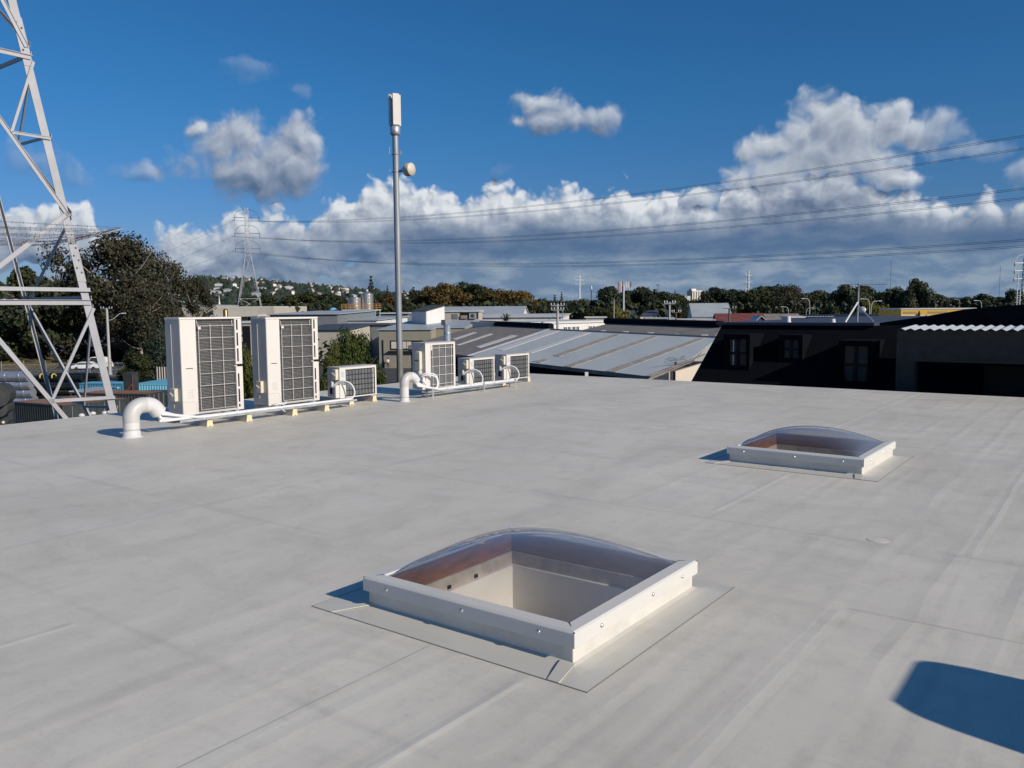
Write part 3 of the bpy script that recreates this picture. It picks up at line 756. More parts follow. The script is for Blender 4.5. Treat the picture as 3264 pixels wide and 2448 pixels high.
# ------------------------------------------------------------------ small air conditioners
def small_unit(label, t0, fs, Wd, H, group, conduit_up=False):
    D = .30
    r = rthing('air_conditioner', label, 'air conditioner', fs, t0, BZ, group)
    m = MB(); m.box(-D, 0, 0, .012, 0, H-.012); m.box(-D, 0, Wd-.012, Wd, 0, H-.012); m.box(-D, -D+.012, .012, Wd-.012, 0, H-.012); m.box(-D+.012, -.002, .012, Wd-.012, 0, .012)
    obj('casing', m, M['shell'], r, .003)
    bx('top_cover', r, M['shell'], -D-.005, .005, -.005, Wd+.005, H-.012, H, .004)
    pw = .16*Wd
    m = MB(); m.box(.0005, .006, .0, pw, 0, H-.013); m.box(.0005, .006, Wd-.035, Wd, .0, H-.013); m.box(.0005, .006, pw+.001, Wd-.036, H-.045, H-.013); m.box(.0005, .006, pw+.001, Wd-.036, 0, .018)
    obj('frame', m, M['cream'], r, .002)
    bx('coil', r, M['finlight'], -.045, -.015, pw, Wd-.03, .018, H-.045)
    m = MB(); nv, nh = 9, 5
    for k in range(nv+1):
        y = pw+.012+(Wd-.035-pw-.02)*k/nv; m.tube([(-.004, y, .02), (-.004, y, H-.047)], .0032, 5)
    for k in range(nh+1):
        z = .035+(H-.085)*k/nh; m.tube([(.001, pw, z), (.001, Wd-.035, z)], .0034, 5)
    obj('guard', m, M['black'], r)
    bx('label_sticker', r, M['sticker'], .0062, .0068, pw*.25, pw*.8, H-.17, H-.075)
    m = MB(); m.box(-.012, -.006, Wd-.075, Wd-.055, .02, H-.05); obj('reflector_strip', m, M['shell'], r)
    isolator(r, -.02, -.001, H*.60, .085, H*.34, .06)
    # valve covers below the isolator
    m = MB(); m.prism([(-.22, .03), (-.22, H*.37), (-.12, H*.40), (-.08, H*.37), (-.08, .03)], -.075, -.001); obj('valve_cover', m, M['shell'], r, .008)
    m = MB(); m.prism([(-.055, .01), (-.055, H*.35), (-.03, H*.43), (.0, H*.43), (.0, .01)], -.085, -.001); v = obj('valve_cover', m, M['cream'], r, .008)
    m = MB(); m.tube([(-.13, -.045, H*.40), (-.13, -.045, H*.56)], .026, 10); obj('conduit', m, M['cream2'], r)
    m = MB(); m.box(-.155, -.095, -.079, -.076, H*.14, H*.34); obj('valve_opening', m, M['black'], r)
    # looping lagged pipes, from the valve forward and down to the tray
    for k in range(3):
        o = k*.026; pts = []
        y0 = -.085-.004*k; 
        R_ = .15-.010*k
        ctrl = [(-.125, -.05, .10+.03*k), (-.115, -.06, .17+.03*k), (-.04, -.03+.02*k, .265-.018*k), (.08, .02+.02*k, .30-.03*k), (.19, .08+.01*k, .25-.03*k), (.235, .115, .14), (.235, .10, .05), (.24, -.0, .005+.0*k), (.245, -.15, .0)]
        pts = spline(ctrl, 6)
        m = MB(); m.tube(pts, .0125, 8); obj('lagged_pipe', m, M['lag'], r)
    for yy in (.1, Wd-.14):
        m = MB(); m.box(-D-.02, .02, yy, yy+.04, -.022, -.001); obj('foot', m, M['galv'], r)
    return r
def spline(c, n=8):
    c = [Vector(p) for p in c]; c = [c[0]*2-c[1]]+c+[c[-1]*2-c[-2]]; out_ = []
    for i in range(1, len(c)-2):
        for k in range(n):
            t = k/n; a, b, d, e_ = c[i-1], c[i], c[i+1], c[i+2]
            out_.append(.5*((2*b)+(d-a)*t+(2*a-5*b+4*d-e_)*t*t+(3*b-a-3*d+e_)*t**3))
    out_.append(c[-2]); return out_
FS3 = -10.62
_, a0, _ = RS(1081, 1177, s=FS3); _, a1, zt = RS(1198, 1162, s=FS3)
GS = 'small air conditioners with dark grilles'
small_unit('small cream air conditioner with dark grille, alone to the right of the tall pair', a0, FS3, a1-a0, zt-BZ, GS)
FS4 = -10.45
def z4(x, y): return (1180+x*.26221, 900+y*.26221)
_, b0, _ = RS(*z4(1205, 910), s=FS4); _, b1, zt4 = RS(*z4(1508, 900), s=FS4)
small_unit('small cream air conditioner with dark grille, just right of the mid height one', b0, FS4, b1-b0, zt4-BZ, GS)
_, c0_, _ = RS(*z4(1655, 885), s=FS4); _, c1_, zt5 = RS(*z4(1930, 855), s=FS4)
small_unit('small cream air conditioner with dark grille at the far right end of the row', c0_, FS4, c1_-c0_, zt5-BZ, GS)

# mid height unit
def mid_unit():
    _, t0, _z = RS(*z4(665, 730), s=FS4); _, t1, zt = RS(*z4(1028, 715), s=FS4)
    Wd, H, D = t1-t0, zt-BZ, .33
    r = rthing('air_conditioner', 'mid height cream air conditioner with wide wire guard, right of the pole', 'air conditioner', FS4, t0, BZ)
    m = MB(); m.box(-D, 0, 0, .015, 0, H-.015); m.box(-D, 0, Wd-.015, Wd, 0, H-.015); m.box(-D, -D+.015, .015, Wd-.015, 0, H-.015); m.box(-D+.015, -.002, .015, Wd-.015, 0, .015)
    obj('casing', m, M['shell'], r, .004)
    bx('top_cover', r, M['shell'], -D-.005, .006, -.005, Wd+.005, H-.015, H, .005)
    pw = .17*Wd
    m = MB(); m.box(.0005, .007, 0, pw, 0, H-.016); m.box(.0005, .007, Wd-.055, Wd, 0, H-.016); m.box(.0005, .007, pw+.001, Wd-.056, H-.05, H-.016)
    obj('frame', m, M['cream'], r, .003)
    bx('coil', r, M['finlight'], -.05, -.018, pw, Wd-.05, .016, H-.05)
    m = MB()
    for f_ in (.1, .38, .66, .93): y = pw+(Wd-.055-pw)*f_; m.tube([(-.004, y, .015), (-.004, y, H-.06)], .0055, 6)
    for k in range(5): z = .03+(H-.19)*(k)/4+.05; m.tube([(.003, pw+(0 if k % 2 else .02), z), (.003, Wd-.05, z)], .0055, 6)
    m.tube([(.003, pw+.02, .02), (.003, Wd-.05, .02)], .006, 6)
    obj('guard', m, M['cream'], r)
    m = MB(); m.box(0, .02, pw-.0, pw+.03, H-.15, H-.05); obj('sensor_clip', m, M['cream'], r, .003)
    # tall rounded isolator column on the end panel
    m = MB(); m.prism([(-.20, H*.42), (-.20, H*.80), (-.17, H*.82), (-.09, H*.82), (-.07, H*.80), (-.07, H*.42)], -.075, -.001)
    b = obj('isolator_box', m, M['cream2'], r, .015)
    m = MB(); m.bar((-.19, -.082, H*.62), (-.10, -.082, H*.62), .012, .014); obj('lever', m, M['black'], b)
    m = MB(); m.tube([(-.10, -.04, H*.30), (-.10, -.04, H*.42)], .03, 10); m.tube([(-.10, -.045, H*.34), (-.10, -.045, H*.40)], .042, 12); obj('gland', m, M['cream'], r)
    m = MB(); m.tube(spline([(-.10, -.045, H*.32), (-.09, -.06, H*.25), (0, -.08, H*.18), (.05, -.1, H*.12)]), .010, 8); obj('cable', m, M['lag'], r)
    m = MB(); m.prism([(-.10, .0), (-.09, .24), (.0, .26), (.0, .0)], -.08, -.001); obj('valve_cover', m, M['cream'], r, .01)
    for k in range(2):
        o = .035*k
        ctrl = [(-.05, -.09, .27-o), (.0, -.08, .29-o), (.08, .0, .31-o), (.14, .12, .27-o), (.17, .15-o*.5, .17), (.19, .13-o*.5, .07+o*.2), (.22, .02, .02+o*.3), (.24, -.12, .03+o*.5), (.25, -.25, .12+o), (.23, -.33, .22+o)]
        m = MB(); m.tube(spline(ctrl, 6), .014, 8); obj('lagged_pipe', m, M['lag'], r)
    for yy in (.1, Wd-.15):
        m = MB(); m.box(-D-.02, .02, yy, yy+.05, -.022, -.001); obj('foot', m, M['galv'], r)
    return r, t0, t1
mid, mt0, mt1 = mid_unit()

# ------------------------------------------------------------------ rubber blocks under the row
blk = MB()
blk.prism([(-.05, 0), (-.034, .10), (.034, .10), (.05, 0)], 0, .95, M=Matrix(((0,-1,0,0),(1,0,0,0),(0,0,1,0),(0,0,0,1))))
cap = MB(); cap.prism([(-.052, 0), (-.036, .1015), (-.012, .1015), (-.010, .0), ], 0, .001)
cap = MB(); cap.prism([(-.052, .0), (-.036, .1025), (.036, .1025), (.052, .0), (.02, .0), (0, .012), (-.02, .0)], 0, .014, M=Matrix(((0,1,0,0),(1,0,0,0),(0,0,1,0),(0,0,0,1))))
blocks = [((668,1359), 'grey support block with cream end, nearest the white pipe bend'), ((794,1343), 'grey support block with cream end, below the gap right of the first tall unit'),
          ((939,1324), 'grey support block with cream end, under the second tall unit'), ((1041,1310), 'grey support block with cream end, just right of the second tall unit'),
          ((1120,1290), 'grey support block with cream end, at the right end of the longer pipe tray'), ((1193,1279), 'grey support block with cream end, right corner of the lone small unit'),
          ((1564,1226), 'grey support block between the last two small units'), ((1685,1216), 'grey support block with cream end at the far right end of the row')]
proto = None
bmesh_, cmesh_ = blk.mesh('block'), cap.mesh('block_end')
for (u, v), lab in blocks:
    q_ = PZ(u, v, ROOF); q2 = Vector((q_.x, q_.y))
    s, t = q2.dot(A2), q2.dot(B2)
    if u == 1564: s = -10.55
    if proto is None:
        proto = rthing('support_block', lab, 'support block', s, t, 0, 'rubber support blocks under the air conditioners')
        bo = obj('body', bmesh_, M['rubber'], proto, .006); ce = obj('end_cap', cmesh_, M['blockend'], proto, .003)
        me = bo.data
    else:
        c = copy_tree(proto); c.location = W(s, t, 0); c['label'] = lab

# ------------------------------------------------------------------ pipe bends and trays
def goose(label, s, t, r, z0, R, z_out, yaw=0, ext=.02):
    g_ = rthing('pipe_bend', label, 'roof pipe', s, t, 0, 'white pipe bends where the refrigerant lines leave the roof')
    k = r/.0965
    m = MB(); m.lathe([(r*1.32, .002), (r*1.22, .012), (r*1.07, .018), (r*1.06, .075*k), (r*1.0, .08*k)], 36); obj('base_collar', m, M['pvc'], g_)
    m = MB(); m.lathe([(r*1.012, .092*k), (r*1.03, .094*k), (r*1.03, .106*k), (r*1.012, .108*k)], 36); obj('clamp', m, M['rubber'], g_)
    m = MB(); m.tube([(0, 0, .078*k), (0, 0, z0)], r, 36); obj('riser', m, M['pvc'], g_)
    # first elbow up and over, second elbow pointing down
    def arc(c, a0, a1, n=14): return [(0, c[0]-R*cos(a), c[1]+R*sin(a)) for a in [a0+(a1-a0)*i/n for i in range(n+1)]]
    p1 = arc((R, z0), 0, pi/2)+[(0, R+ext*.5, z0+R)]
    m = MB(); m.tube([(0,0,z0-.05)]+p1, r*1.03, 36); obj('elbow', m, M['pvcgrey'], g_)
    yk = R+ext; cz = z0
    p2 = [(0, R+ext*.45, z0+R), (0, yk, z0+R)]+[(0, yk+R*sin(a), z0+R*cos(a)) for a in [(pi*.29)*i/10 for i in range(1, 11)]]
    a = pi*.29; dx, dz = cos(a), -sin(a)
    last = p2[-1]; p2.append((0, last[1]+dx*.07*k, last[2]+dz*.07*k))
    m = MB(); m.tube(p2, r*1.0, 36, caps=False)
    e_ = obj('elbow', m, M['pvc'], g_)
    m = MB(); end = Vector(p2[-1]); d_ = Vector((0, dx, dz)); m.tube([end-d_*.012, end-d_*.008], r*.985, 36); obj('stopper', m, M['pvcgrey'], e_)
    g_.rotation_euler.z = -TH+yaw
    return g_, end, d_
g1, end1, d1 = goose('larger white pipe bend at the left end of the row of air conditioners', -10.22, 5.54, .100, .245, .155, .3, ext=.06)
g2, end2, d2 = goose('smaller white pipe bend near the foot of the antenna mast', -10.16, 10.475, .078, .31, .125, .3, yaw=-RAD(4), ext=.03)

def tray(label, s, t0, t1, legs, fan, n, ends):
    r = rthing('pipe_tray', label, 'pipe tray', s, t0, 0, 'galvanised trays carrying the white pipes')
    Ln = t1-t0
    m = MB()
    z = .112; m.box(-.075, .075, 0, Ln, z-.003, z); m.box(.0755, .078, 0, Ln, z-.003, z+.028); m.box(-.078, -.0755, 0, Ln, z-.003, z+.028)
    obj('tray', m, M['galv'], r)
    for l in legs:
        m = MB(); m.box(.079, .083, l-t0-.018, l-t0+.018, 0, z+.07); m.box(-.083, -.079, l-t0-.018, l-t0+.018, 0, z+.07); m.box(-.079, .079, l-t0-.018, l-t0+.018, z-.010, z-.004)
        obj('bracket', m, M['galv'], r)
    # lagged pipes lying in the tray; the first few sweep up into the pipe bend
    for k in range(n):
        x = (-.052,.052,-.018,.018)[k] if n == 4 else -.045+.045*k; zz = z+.026+(.012 if k % 2 else 0)
        e_ = ends[k]
        pts = [(x, e_-t0, zz), (x, (e_-t0)*.5, zz+.002), (x, .50+.10*k, zz), (x, .22+.08*k, zz+.004)]
        if fan and k < len(fan): pts += fan[k]
        pts = spline(pts[::-1], 8)
        m = MB(); m.tube(pts, .020, 10); obj('lagged_pipe', m, M['lag'], r)
    for f_ in ([.2, .45, .72] if Ln > 2 else [.3, .7]):
        m = MB(); m.tube([(-.082, Ln*f_, z+.0), (-.06, Ln*f_, z+.066), (.06, Ln*f_, z+.066), (.082, Ln*f_, z-.0)], .004, 6); obj('tie', m, M['pvc'], r)
    return r
# fan of pipes from bend 1 (tray-local coordinates)
TS1, T10 = -10.30, 6.22
def fanpts(gs, gt, end, d_, ts, t0, offs):
    outp = []
    for (ox, oz, low) in offs:
        p = Vector((gs-ts+ox, gt+end.y-t0-.04, end.z+oz+.03)); q_ = p+d_*.10
        outp.append([(q_.x*.9, q_.y+.05+low, q_.z-.015), tuple(q_), tuple(p)])
    return outp
tray('long galvanised pipe tray before the two tall units and the lone small one', TS1, T10, 9.42, [], fanpts(-10.22, 5.54, end1, d1, TS1, T10, [(-.055,.045,.04), (.035,.03,.02), (-.03,-.02,0), (.045,-.05,-.03)]), 4, [7.6, 9.3, 9.35, 8.2])
TS2, T20 = -10.17, 11.02
tray('shorter galvanised pipe tray on feet, before the mid height unit and last two small units', TS2, T20, 13.75, [11.14, 12.63, 13.67], fanpts(-10.16, 10.475, end2, d2, TS2, T20, [(-.04,.035,.0), (.0,0,.0), (.03,-.03,0)]), 3, [12.5, 13.7, 13.72])

# a stray cable lying across the tray before the second tall unit
cb = rthing('cable', 'short white cable end curled on the tray before the second tall unit', 'cable', -10.25, 7.75, .14)
m = MB(); m.tube(spline([(-.1, .02, .03), (.02, .06, .08), (.06, .16, .06), (.03, .24, .09), (-.03, .16, .05), (.05, .14, -.02), (.09, .16, -.05)], 6), .008, 6); obj('cord', m, M['lag'], cb)

# unseen object right of view, added as a hood shaped for its shadow
vt = rthing('unseen_hood', 'galvanised roof exhaust hood with rounded shoulders outside the right of the view', 'roof vent', 1.31, 3.70, 0)
Hh = 2.03*tan(RAD(26.5)); hw_ = .36
pf_ = [(-.38, 0), (-.38, Hh-.40), (-.362, Hh-.24), (-.32, Hh-.12), (-.285, Hh-.06), (-.254, Hh-.03), (-.206, Hh), (.246, Hh), (.285, Hh-.012), (.305, Hh-.035), (.325, Hh-.1), (.335, Hh-.24), (.35, Hh-.4), (.35, 0)]
m = MB(); m.prism(pf_, 0, .42, M=Matrix(((0,1,0,0),(1,0,0,0),(0,0,1,0),(0,0,0,1)))); obj('hood', m, M['galv'], vt, .01)
m = MB(); m.box(-.08, .50, -hw_-.08, hw_+.08, .002, .02); obj('base_flange', m, M['curbm'], vt)

# ================================================================== GROUND AND HILLS
def ground_mat():
    m = mat('ground', (.06,.058,.05), .9, var=.2, scale=.05, stain=(.045,.06,.022), stain_scale=.012, stain_amt=1)
    return m
mb = MB(); R_ = 9000
mb.add([(-R_, -R_, 0), (R_, -R_, 0), (R_, R_, 0), (-R_, R_, 0)], [(0,1,2,3)])
o = obj('ground', mb, ground_mat()); tag(o, 'flat ground of yards and streets round the buildings', 'ground', kind='structure')
# yard of sealed asphalt behind our building
m = MB(); m.slab([PD(-500,1100,60).xy.to_3d()+Vector((0,0,.004)), Vector((60,25,.004)), Vector((60,150,.004)), Vector((-140,175,.004)), Vector((-140,60,.004))], .003)
o = obj('yard', m, M['asphalt']); tag(o, 'sealed yard between the buildings', 'yard', kind='structure')

def hill_h(x, y):
    a = degrees(atan2(x, y)); d = sqrt(x*x+y*y)
    prof = [(-60,60),(-40,75),(-30,78),(-23,84),(-20.3,98),(-18.5,98),(-16.5,88),(-14,80),(-10,66),(-7,52),(-4,42),(0,30),(6,18),(12,8),(20,2)]
    h = 0
    if a <= prof[0][0]: h = prof[0][1]
    elif a >= prof[-1][0]: h = prof[-1][1]
    else:
        for (a0, h0), (a1, h1) in zip(prof, prof[1:]):
            if a0 <= a <= a1: f = (a-a0)/(a1-a0); h = h0+(h1-h0)*f; break
    k = max(0, min(1, (d-1150)/1350)); k = k*k*(3-2*k)
    n = noise.noise(Vector((x/260, y/260, 3)))*9+noise.noise(Vector((x/90, y/90, 7)))*3
    return max(0, h*k+n*k*min(1, h/40))
m = MB(); na, nd = 170, 26
for i in range(na+1):
    a = RAD(-62+84*i/na)
    for j in range(nd+1):
        d = 1100+1900*j/nd; x, y = d*sin(a), d*cos(a); m.v.append((x, y, hill_h(x, y)-.5))
for i in range(na):
    for j in range(nd):
        q = i*(nd+1)+j; m.f.append((q, q+1, q+nd+2, q+nd+1)); m.sm.append(True)
o = obj('hills', m, mat('hill_scrub', (.045,.06,.038), .9, var=.35, scale=.02, stain=(.10,.115,.055), stain_scale=.006, stain_amt=.7))
tag(o, 'low suburban hill on the horizon at the left', 'hill', kind='structure')
rnd = random.Random(5)
# trees covering the hill: one mass nobody could count
m = MB()
for k in range(3600):
    a = RAD(rnd.uniform(-33, 8)); d = rnd.uniform(1200, 2650); x, y = d*sin(a), d*cos(a)
    h = hill_h(x, y); r = rnd.uniform(3.5, 9); n = 6
    if d > 2450: r *= .8
    vs = [(x+r*cos(2*pi*i/n)*rnd.uniform(.7,1.1), y+r*sin(2*pi*i/n)*.8, h+r*.35*rnd.uniform(.5,1.4)) for i in range(n)]
    tp = (x+rnd.uniform(-2,2), y, h+r*rnd.uniform(.9,1.7)); bt = [(p[0], p[1], h-1) for p in vs]
    m.add(vs+bt+[tp], [(i, (i+1) % n, 2*n) for i in range(n)]+[(i, i+n, (i+1) % n+n, (i+1) % n) for i in range(n)])
o = obj('hillside_trees', m, leafmat('hill_trees', [(.022,.035,.03),(.04,.058,.042),(.07,.085,.05)])); tag(o, 'scattered trees covering the far hillside', 'trees', kind='stuff')
# houses on the hill
def house_mesh(w, d, h, rh):
    a = MB(); a.box(0, w, 0, d, -3, h)
    b = MB(); b.prism([(-.5, h), (w/2, h+rh), (w+.5, h)], -.4, d+.4, M=None)
    return a.mesh('house_wall'), b.mesh('house_roof')
hm = [house_mesh(13, 9, 4.2, 2.6), house_mesh(9, 8, 6, 2.2), house_mesh(17, 9, 3.6, 2.4)]
wcs = [mat('hill_house_white', (.72,.70,.66), .7), mat('hill_house_cream', (.58,.52,.44), .7), mat('hill_house_grey', (.40,.40,.40), .7)]
rcs = [mat('hill_roof_red', (.22,.12,.095), .8), mat('hill_roof_grey', (.22,.23,.25), .7), mat('hill_roof_pale', (.55,.54,.52), .7)]
protos = []
HG = 'small houses scattered over the far hillside'
HL = 'small pale house among trees on the far hillside'
for i, (a, b) in enumerate(hm):
    for j in range(3):
        a2, b2_ = (a.copy(), b.copy()); a2.materials.append(wcs[j]); b2_.materials.append(rcs[(i+j) % 3]); protos.append((a2, b2_))
hp = []
def add_house(x, y, z, rz, k, lab=HL, grp_=HG):
    a, b = protos[k]
    e_ = thing('house', lab, 'house', (x, y, z), rz, grp_)
    obj('wall', a, None, e_); obj('roof', b, None, e_)
    return e_
tries = 0; placed = []
while len(placed) < 190 and tries < 9000:
    tries += 1
    a = rnd.uniform(-26.5, -.5); d = rnd.uniform(1250, 2560); x, y = d*sin(RAD(a)), d*cos(RAD(a)); h = hill_h(x, y)
    ang = (h+3-EYE)/d
    if any(abs(a-q[0]) < .20 and abs(ang-q[1]) < .0016 for q in placed): continue
    if h < 6 and rnd.random() < .6: continue
    placed.append((a, ang)); add_house(x, y, h+1.5, rnd.choice((-.5,-.2,.1,.5,.9))+rnd.uniform(-.2,.2), rnd.randrange(9))
# church spire on the hill's left flank
q = PD(700, 985, 1150)
sp_ = thing('church_spire', 'thin white spire rising from trees at the foot of the hill', 'spire', (q.x, q.y, 0))
mm = MB(); mm.box(-2.5, 2.5, -2.5, 2.5, 0, 14); obj('tower', mm, wcs[0], sp_)
mm = MB(); mm.lathe([(2.8, 14), (.9, 23), (.1, 33)], 8); obj('spire', mm, wcs[0], sp_)

# ================================================================== TREES
def crown_mesh(seed, H, R, z0, leaf, count, kind='round', nb=26):
    r = random.Random(seed); m = MB(); blobs_ = []
    if kind in ('round', 'ragged'):
        for k in range(nb):
            a = r.uniform(0, 2*pi); f = r.random()**.55; zz = r.random()
            prof = sin(pi*(.14+.80*zz))**.6
            rad = R*prof*f*.85
            br = R*r.uniform(.22,.40)*(.8 if kind == 'ragged' else 1)
            blobs_.append((rad*cos(a), rad*sin(a), z0+(H-z0)*(.10+.82*zz)-br*.1, br))
    elif kind == 'cone':
        n = nb
        for k in range(n):
            zz = k/n; rad = R*(1-zz)**.9+.05*R; na = max(3, int(7*(1-zz)))
            for j in range(na):
                a = 2*pi*(j+.5*k)/na+r.uniform(-.3,.3); blobs_.append((rad*.6*cos(a), rad*.6*sin(a), z0+(H-z0)*zz, rad*.42+.15))
    tot = sum(b[3]**2 for b in blobs_)
    for (bx_, by, bz, br) in blobs_:
        n = max(6, int(count*br*br/tot))
        for _ in range(n):
            u = r.uniform(-1, 1); a = r.uniform(0, 2*pi); s_ = sqrt(1-u*u); q = r.uniform(.55, 1.08)
            if kind == 'ragged': q = r.uniform(.3, 1.35)
            d = Vector((s_*cos(a), s_*sin(a), u)); p = Vector((bx_, by, bz))+Vector((d.x*br*q, d.y*br*q, d.z*br*q*.8))
            L_ = leaf*r.uniform(.6, 1.4)
            nrm = (d+Vector((r.uniform(-.9,.9), r.uniform(-.9,.9), r.uniform(-.5,.9)))).normalized()
            t1 = nrm.orthogonal().normalized(); ca = r.uniform(0, pi); t2 = nrm.cross(t1)
            e1 = (t1*cos(ca)+t2*sin(ca))*L_; e2 = nrm.cross(e1).normalized()*L_*.62
            o_ = len(m.v)
            m.v += [tuple(p-e1*.5), tuple(p+e2*.5+e1*.05), tuple(p+e1*.55), tuple(p-e2*.5+e1*.05)]
            m.f.append((o_, o_+1, o_+2, o_+3)); m.sm.append(False)
    return m.mesh_raw('crown')
def mesh_raw(s, name):
    me = bpy.data.meshes.new(name); me.from_pydata(s.v, [], s.f); me.update(); return me
MB.mesh_raw = mesh_raw
def trunk_mesh(seed, H, R, z0, tr, kind):
    r = random.Random(seed+99); m = MB()
    top_ = H*(.95 if kind == 'cone' else .72)
    pts = [(0,0,0), (r.uniform(-.1,.1)*R*.3, 0, top_*.3), (r.uniform(-.15,.15)*R*.5, r.uniform(-.1,.1)*R, top_*.65), (r.uniform(-.2,.2)*R*.5, 0, top_)]
    m.tube(spline(pts, 4), [tr*(1-.85*i/12) for i in range(13)], 8)
    if kind != 'cone':
        for k in range(9):
            z = z0*.7+(top_-z0*.7)*(k+.5)/9; a = k*2.4+r.uniform(-.4,.4); ln = R*r.uniform(.5,.85)
            base = Vector((0, 0, z)); end = Vector((ln*cos(a), ln*sin(a), z+ln*r.uniform(.35,.7)))
            mid_ = (base+end)/2+Vector((0, 0, -.08*ln))
            m.tube(spline([base, mid_, end], 4), [tr*.42*(1-.8*i/8) for i in range(9)], 6)
    return m.mesh('trunk')
TP = {}
def tproto(key, seeds, H, R, z0, leaf, count, kind, lm, bm_='bark', tr=.4, nb=26):
    TP[key] = []
    for sd_ in seeds:
        c_ = crown_mesh(sd_, H, R, z0, leaf, count, kind, nb); c_.materials.append(M[lm])
        t_ = trunk_mesh(sd_, H, R, z0, tr, kind); t_.materials.append(M[bm_])
        TP[key].append((c_, t_, H, R))
tproto('brown', (11, 12, 13), 22, 10, 3.5, .6, 15000, 'ragged', 'leafbrown', 'palebark', .55, 34)
tproto('dark', (21, 22, 23, 24), 17, 8, 1.2, .85, 8500, 'round', 'leafdark', 'bark', .4)
tproto('olive', (31, 32, 33), 16, 8, 1.2, .85, 8500, 'round', 'leafolive', 'bark', .4)
tproto('autumn', (41, 42, 43), 18, 9, 1.2, .85, 9500, 'round', 'leafautumn', 'bark', .4, 30)
tproto('yellow', (51,), 7, 6, .5, .5, 3500, 'round', 'leafyellow', 'bark', .3)
tproto('cone', (61, 62), 20, 4.2, 1, .8, 5000, 'cone', 'leafdark', 'bark', .35, 16)
tproto('norfolk', (66,), 26, 5.5, 2, .5, 1700, 'cone', 'leafdark', 'bark', .35, 10)
tproto('cedar', (63,), 13, 5, 1, .45, 5200, 'cone', 'leafcedar', 'bark', .35, 13)
tproto('near', (71, 72), 9, 3.4, .3, .21, 34000, 'ragged', 'leafgreen', 'bark', .16, 40)
tc_ = [0]
def tree(name, label, key, u, v, hw, d, cat='tree', group=None, k=None):
    """crown top at photo row v, half width hw (photo columns), at real distance d"""
    P = TP[key]; c_, t_, H, R = P[(tc_[0] if k is None else k) % len(P)]; tc_[0] += 1
    top_ = PD(u, v, d); sz = top_.z/H; sx = hw*d/FP/R
    e_ = thing(name, label, cat, (top_.x, top_.y, 0), (tc_[0]*1.7) % 6.28, group)
    e_.scale = (sx, sx, sz)
    obj('crown', c_, None, e_); obj('trunk', t_, None, e_)
    return e_
ORD = ['first','second','third','fourth','fifth','sixth','seventh','eighth','ninth','tenth','eleventh','twelfth','thirteenth','fourteenth','fifteenth','sixteenth','seventeenth','eighteenth','nineteenth','twentieth']
# tall grey-brown trees behind the lattice tower
GT = 'tall trees behind the lattice tower'
tree('eucalyptus_tree', 'tallest brown-green tree, its crown just right of the lattice tower leg', 'brown', 385, 742, 165, 150, group=GT, k=0)
tree('eucalyptus_tree', 'ragged brown-green tree seen between the legs of the lattice tower', 'brown', 215, 790, 130, 158, group=GT, k=1)
tree('eucalyptus_tree', 'brown tree with lower crown at the right end of the tall group', 'brown', 505, 800, 100, 160, group=GT, k=2)
tree('eucalyptus_tree', 'small round brown tree leaning over the pale industrial building', 'brown', 610, 878, 68, 165, group=GT, k=0)
tree('eucalyptus_tree', 'low spreading brown tree behind the utility pole', 'brown', 440, 900, 120, 145, group=GT, k=1)
tree('broadleaf_tree', 'olive green tree at the left edge behind the lattice tower', 'olive', 40, 850, 115, 165, group=GT)
tree('broadleaf_tree', 'dark tree filling the space behind the tower cross beam', 'dark', 150, 880, 120, 150, group=GT)
tree('broadleaf_tree', 'dark low tree left of the parked white van', 'dark', -30, 960, 120, 150, group=GT)
tree('cedar_tree', 'blue-green layered conifer just left of the first tall air conditioner', 'cedar', 505, 1000, 75, 112)
tree('shrub', 'bushy dark shrub beneath the blue-green conifer', 'olive', 430, 1120, 60, 108, 'shrub')
# bushy green tree behind the air conditioners
tree('bushy_tree', 'sunlit bushy green tree behind the lone small air conditioner', 'near', 1140, 1008, 98, 46, k=0)
tree('bushy_tree', 'lower green bush hugging the right side of the second tall air conditioner', 'near', 1068, 1075, 74, 44, k=1)
tree('bushy_tree', 'green tree showing in the gap between the two tall air conditioners', 'near', 795, 1090, 56, 45, k=1)
# the long tree row along the horizon, left to right
row = [('dark',790,945,50,520),('olive',870,940,60,600),('olive',960,935,70,480),('dark',1045,940,60,440),('olive',1100,950,50,470),('brown',1222,935,45,420),('autumn',1255,950,50,390),('brown',1290,940,45,400),
       ('dark',1325,925,32,380),('autumn',1370,918,50,350),('autumn',1425,905,62,340),('olive',1505,903,72,350),('autumn',1575,925,60,335),('autumn',1650,928,62,330),('autumn',1695,960,45,325),
       ('olive',1735,952,45,370),('dark',1800,965,40,330),('olive',1840,955,48,360),('dark',1880,955,45,420),('dark',1945,918,52,300),('dark',1985,935,40,320),('dark',2045,912,70,330),('dark',2105,928,60,320),('olive',2160,940,55,340),('dark',2205,958,45,330),
       ('dark',2285,913,55,300),('dark',2345,920,55,320),('olive',2400,915,60,290),('dark',2460,912,58,310),('brown',2515,908,55,280),('olive',2560,935,45,320),('dark',2610,930,45,360),('dark',2660,945,50,400),('dark',2710,905,62,300),('dark',2775,908,60,320),
       ('olive',2790,935,50,310),('dark',2852,918,36,260),('dark',2925,886,48,250),('dark',2900,925,60,260),('dark',2975,940,50,300),('dark',3030,950,50,340),('dark',3085,945,50,330),('dark',3140,935,45,300),('dark',3190,950,50,320),('dark',3230,925,40,280),('dark',3290,940,50,300)]
names = {'dark':('evergreen_tree','dark evergreen tree'),'olive':('broadleaf_tree','olive green broad tree'),'autumn':('autumn_tree','autumn-brown rounded tree'),'brown':('eucalyptus_tree','thin brown-grey tree')}
cnt = {}
